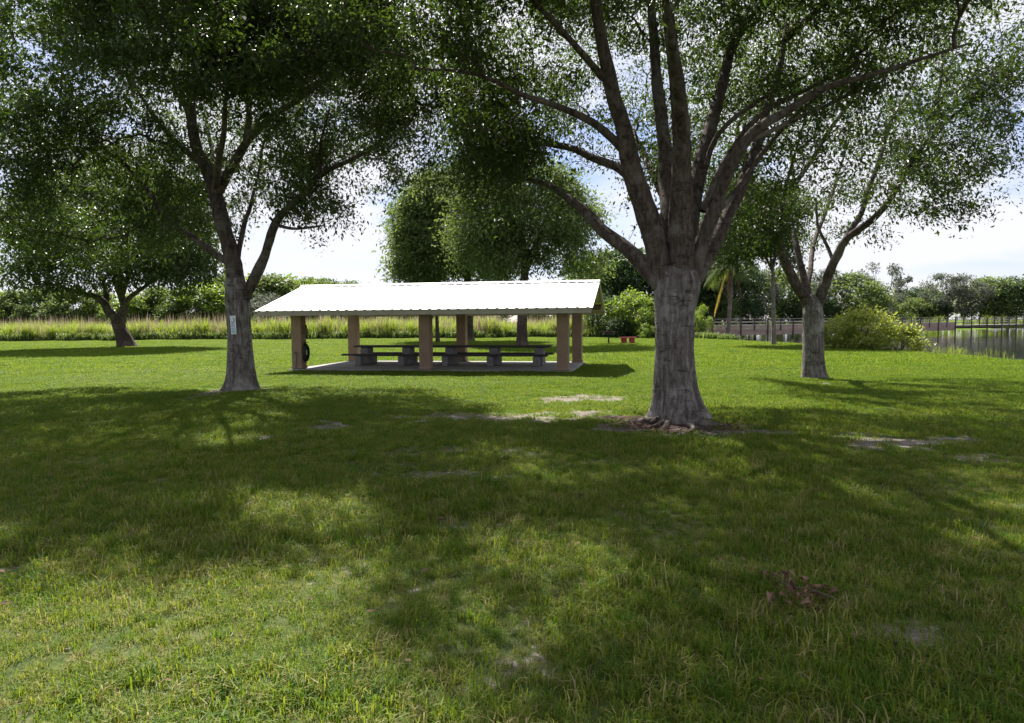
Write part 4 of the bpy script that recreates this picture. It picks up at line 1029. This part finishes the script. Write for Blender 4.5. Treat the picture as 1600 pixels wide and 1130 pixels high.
def scatter(name, P, idx, rotz, scl, tufts, label, cat):
    coll = bpy.data.collections.new(name + '_pieces')              # only referenced by the scatter, not part of the scene
    for o in tufts: coll.objects.link(o)
    me = np_mesh(name, P, np.zeros((0, 3), np.int32), [], attrs={'rotz': ('POINT', rotz), 'scl': ('POINT', scl)})
    a = me.attributes.new('idx', 'INT', 'POINT'); a.data.foreach_set('value', np.asarray(idx, np.int32))
    for o in tufts[:1]: me.materials.append(o.data.materials[0])
    ob = link(name, me)
    ng = bpy.data.node_groups.new(name + '_scatter', 'GeometryNodeTree')
    ng.interface.new_socket('Geometry', in_out='INPUT', socket_type='NodeSocketGeometry')
    ng.interface.new_socket('Geometry', in_out='OUTPUT', socket_type='NodeSocketGeometry')
    N, L = ng.nodes, ng.links
    gi, go = N.new('NodeGroupInput'), N.new('NodeGroupOutput')
    ci = N.new('GeometryNodeCollectionInfo'); ci.inputs['Collection'].default_value = coll
    ci.inputs['Separate Children'].default_value = True; ci.inputs['Reset Children'].default_value = True
    ip = N.new('GeometryNodeInstanceOnPoints'); ip.inputs['Pick Instance'].default_value = True
    def attr(nm, ty):
        nd = N.new('GeometryNodeInputNamedAttribute'); nd.data_type = ty; nd.inputs['Name'].default_value = nm
        return nd.outputs['Attribute']
    cx = N.new('ShaderNodeCombineXYZ'); L.new(attr('rotz', 'FLOAT'), cx.inputs['Z'])
    er = N.new('FunctionNodeEulerToRotation'); L.new(cx.outputs[0], er.inputs[0])
    L.new(er.outputs[0], ip.inputs['Rotation']); L.new(attr('scl', 'FLOAT'), ip.inputs['Scale']); L.new(attr('idx', 'INT'), ip.inputs['Instance Index'])
    L.new(gi.outputs[0], ip.inputs['Points']); L.new(ci.outputs[0], ip.inputs['Instance']); L.new(ip.outputs[0], go.inputs[0])
    md = ob.modifiers.new('scatter', 'NODES'); md.node_group = ng
    return tag(ob, label, cat, kind='stuff')

rg = np.random.default_rng(8)
def in_slab(x, y):
    q = np.stack([x, y], -1) - ORI
    u, v = q @ PU, q @ PV
    return (u > -.42) & (u < 2 * S_BAY + .42) & (v > -.42) & (v < S_DEP + .42)
def spread(y0_, y1_, dens, k=0.88, pad=4.5):
    area = (y1_ ** 2 - y0_ ** 2) * k + 2 * pad * (y1_ - y0_)
    n = int(area * dens)
    y = y0_ + (y1_ - y0_) * rg.random(n * 2); w_ = k * y + pad
    y = y[rg.random(len(y)) < w_ / w_.max()][:n]; n = len(y); x = rg.uniform(-1, 1, n) * (k * y + pad)
    return x, y
def lay_grass(name, rngs, tufts, dens, label, base_scl=1.0, fade_in=0.0, fade_out=0.0):
    x, y = spread(rngs[0], rngs[1], dens)
    b = bareness(x, y); p = np.stack([x, y, 0 * x], -1)
    keepm = (rg.random(len(x)) > np.clip((b - .15) * 1.4, 0, .90)) & (pond_depth(x, y) < -.1) & ~in_slab(x, y)
    if fade_in: keepm &= rg.random(len(x)) < np.clip((y - rngs[0]) / fade_in, 0, 1)
    if fade_out: keepm &= rg.random(len(x)) < np.clip((rngs[1] - y) / fade_out, 0, 1)
    keepm &= np.hypot(x - base_c[0], (y - base_c[1])) > .62
    x, y, b, p = x[keepm], y[keepm], b[keepm], p[keepm]
    s = base_scl * (1 + .35 * vnoise(p * .7, 31) + .22 * vnoise(p * 2.4, 32)) * rg.uniform(.75, 1.25, len(x)) * (1 - .35 * b)
    return scatter(name, np.stack([x, y, ground_z(x, y)], -1), rg.integers(0, len(tufts), len(x)), rg.random(len(x)) * 6.28, s, tufts, label, 'grass')
near_t = [blade_tuft('grass_tuft', rg, 26, .075, .075, .0055, .75, M['grass']) for _ in range(6)] + [blade_tuft('grass_tuft', rg, 20, .06, .115, .0065, .6, M['grass']) for _ in range(2)]
mid_t = [blade_tuft('grass_tuft', rg, 40, .16, .08, .011, .7, M['lush']) for _ in range(6)]
far_t = [blade_tuft('grass_tuft', rg, 60, .42, .08, .024, .6, M['lush']) for _ in range(5)]
lay_grass('near_grass', (0.0, 12.0), near_t, 330, 'short green and straw coloured lawn grass close by', fade_out=5.0)
lay_grass('middle_grass', (7.0, 28.0), mid_t, 80, 'mown lawn grass around the oaks', fade_in=5.0, fade_out=6.0)
lay_grass('far_grass', (21.0, 78.0), far_t, 9, 'sunlit mown lawn grass beyond the pavilion', 1.05, fade_in=6.0)

# reed bank at the end of the lawn
reed_t = [blade_tuft('reed_clump', rg, 46, .42, 2.35, .06, .34, M['reed_leaf']) for _ in range(6)]
plume_t = [blade_tuft('plume_clump', rg, 9, .35, 3.1, .05, .10, M['plume']) for _ in range(3)]
n = 6400
x = rg.uniform(-105, 17.0, n); y = 74 + rg.random(n) ** 1.4 * 14 + 1.0 * np.sin(x * .35) + .6 * np.sin(x * 1.1)
s = (.86 + .18 * vnoise(np.stack([x * .35, y * .2, 0 * x], -1), 61)) * rg.uniform(.8, 1.15, n)
idx = np.where(rg.random(n) < .06, 6 + rg.integers(0, 3, n), rg.integers(0, 6, n))
scatter('reed_bank', np.stack([x, y, ground_z(x, y)], -1), idx, rg.random(n) * 6.28, s, reed_t + plume_t, 'tall yellow-green reeds with pale plumes along the end of the lawn', 'reeds')
low_t = [blade_tuft('weed_clump', rg, 60, .4, .75, .09, .5, M['hedge_leaf']) for _ in range(3)]
n = 1100
x = rg.uniform(-105, 17.5, n); y = 73.0 + rg.random(n) * 1.6 + 1.0 * np.sin(x * .35) + .6 * np.sin(x * 1.1)
scatter('reed_edge_weeds', np.stack([x, y, ground_z(x, y)], -1), rg.integers(0, 3, n), rg.random(n) * 6.28, rg.uniform(.5, 1.5, n), low_t, 'dark leafy weeds along the foot of the reed bank', 'weeds')
n = 700
x = rg.uniform(15, 26, n); y = rg.uniform(56, 80, n); d_ = pond_depth(x, y); kp = (d_ > -1.2) & (d_ < 1.6) & (y > 61)
scatter('shore_weeds', np.stack([x, y, ground_z(x, y)], -1)[kp], rg.integers(0, 3, kp.sum()), rg.random(kp.sum()) * 6.28, rg.uniform(.5, 1.2, kp.sum()), [o.copy() for o in low_t], 'leafy weeds on the shore below the boardwalk', 'weeds')
wat_t = [blade_tuft('rush_clump', rg, 22, .3, .8, .02, .25, M['reed_leaf']) for _ in range(3)]
n = 260
x = rg.uniform(22.5, 34, n); y = rg.uniform(30, 64, n)
kp = (pond_depth(x, y) > .6) & (pond_depth(x, y) < 3.2) | ((np.abs(x - 27.5) < 1.6) & (np.abs(y - 43) < 2.2))
scatter('shore_rushes', np.stack([x, y, np.full(n, -.5)], -1)[kp], rg.integers(0, 3, kp.sum()), rg.random(kp.sum()) * 6.28, rg.uniform(.4, 1.0, kp.sum()), wat_t, 'thin rushes standing in the shallow water', 'rushes')
n = 1500
x = rg.uniform(18, 150, n); y = rg.uniform(88, 150, n); d_ = pond_depth(x, y); kp = (d_ < .8) & (d_ > -7)
scatter('marsh_grass', np.stack([x, y, ground_z(x, y)], -1)[kp], rg.integers(0, 6, kp.sum()), rg.random(kp.sum()) * 6.28, rg.uniform(.7, 1.2, kp.sum()), [o.copy() for o in reed_t], 'marsh grass along the far bank of the pond', 'reeds')

# dead leaves on the lawn and mulch at the big oak
def litter(name, x, y, size, mat, label, cat, lift=0.035):
    P = np.stack([x, y, ground_z(x, y) + rg.uniform(.006, lift, len(x))], -1)
    V, Fq, rnd = make_leaves(rg, P, np.zeros((len(x), 3)), size, .45, 0.0)
    V = V.reshape(-1, 4, 3); zc = P[:, 2][:, None]; V[:, :, 2] = zc + np.clip((V[:, :, 2] - zc) * .35, -.006, .03); V = V.reshape(-1, 3)
    return tag(link(name, np_mesh(name, V, Fq, [mat], attrs={'rnd': ('FACE', rnd)})), label, cat, kind='stuff')
x, y = spread(0.5, 17, 6.0)
litter('fallen_leaves', x, y, .055, M['dead_leaf'], 'scattered brown fallen leaves across the shaded lawn', 'leaves', .06)
a = rg.random(2600) * 6.28; r = .45 + np.abs(rg.normal(size=2600)) * .42
litter('bark_mulch', base_c[0] + .1 + r * np.cos(a) * 1.35, base_c[1] - .1 + r * np.sin(a) * .95, .06, M['mulch'], 'red-brown bark mulch around the foot of the large oak', 'mulch', .03)
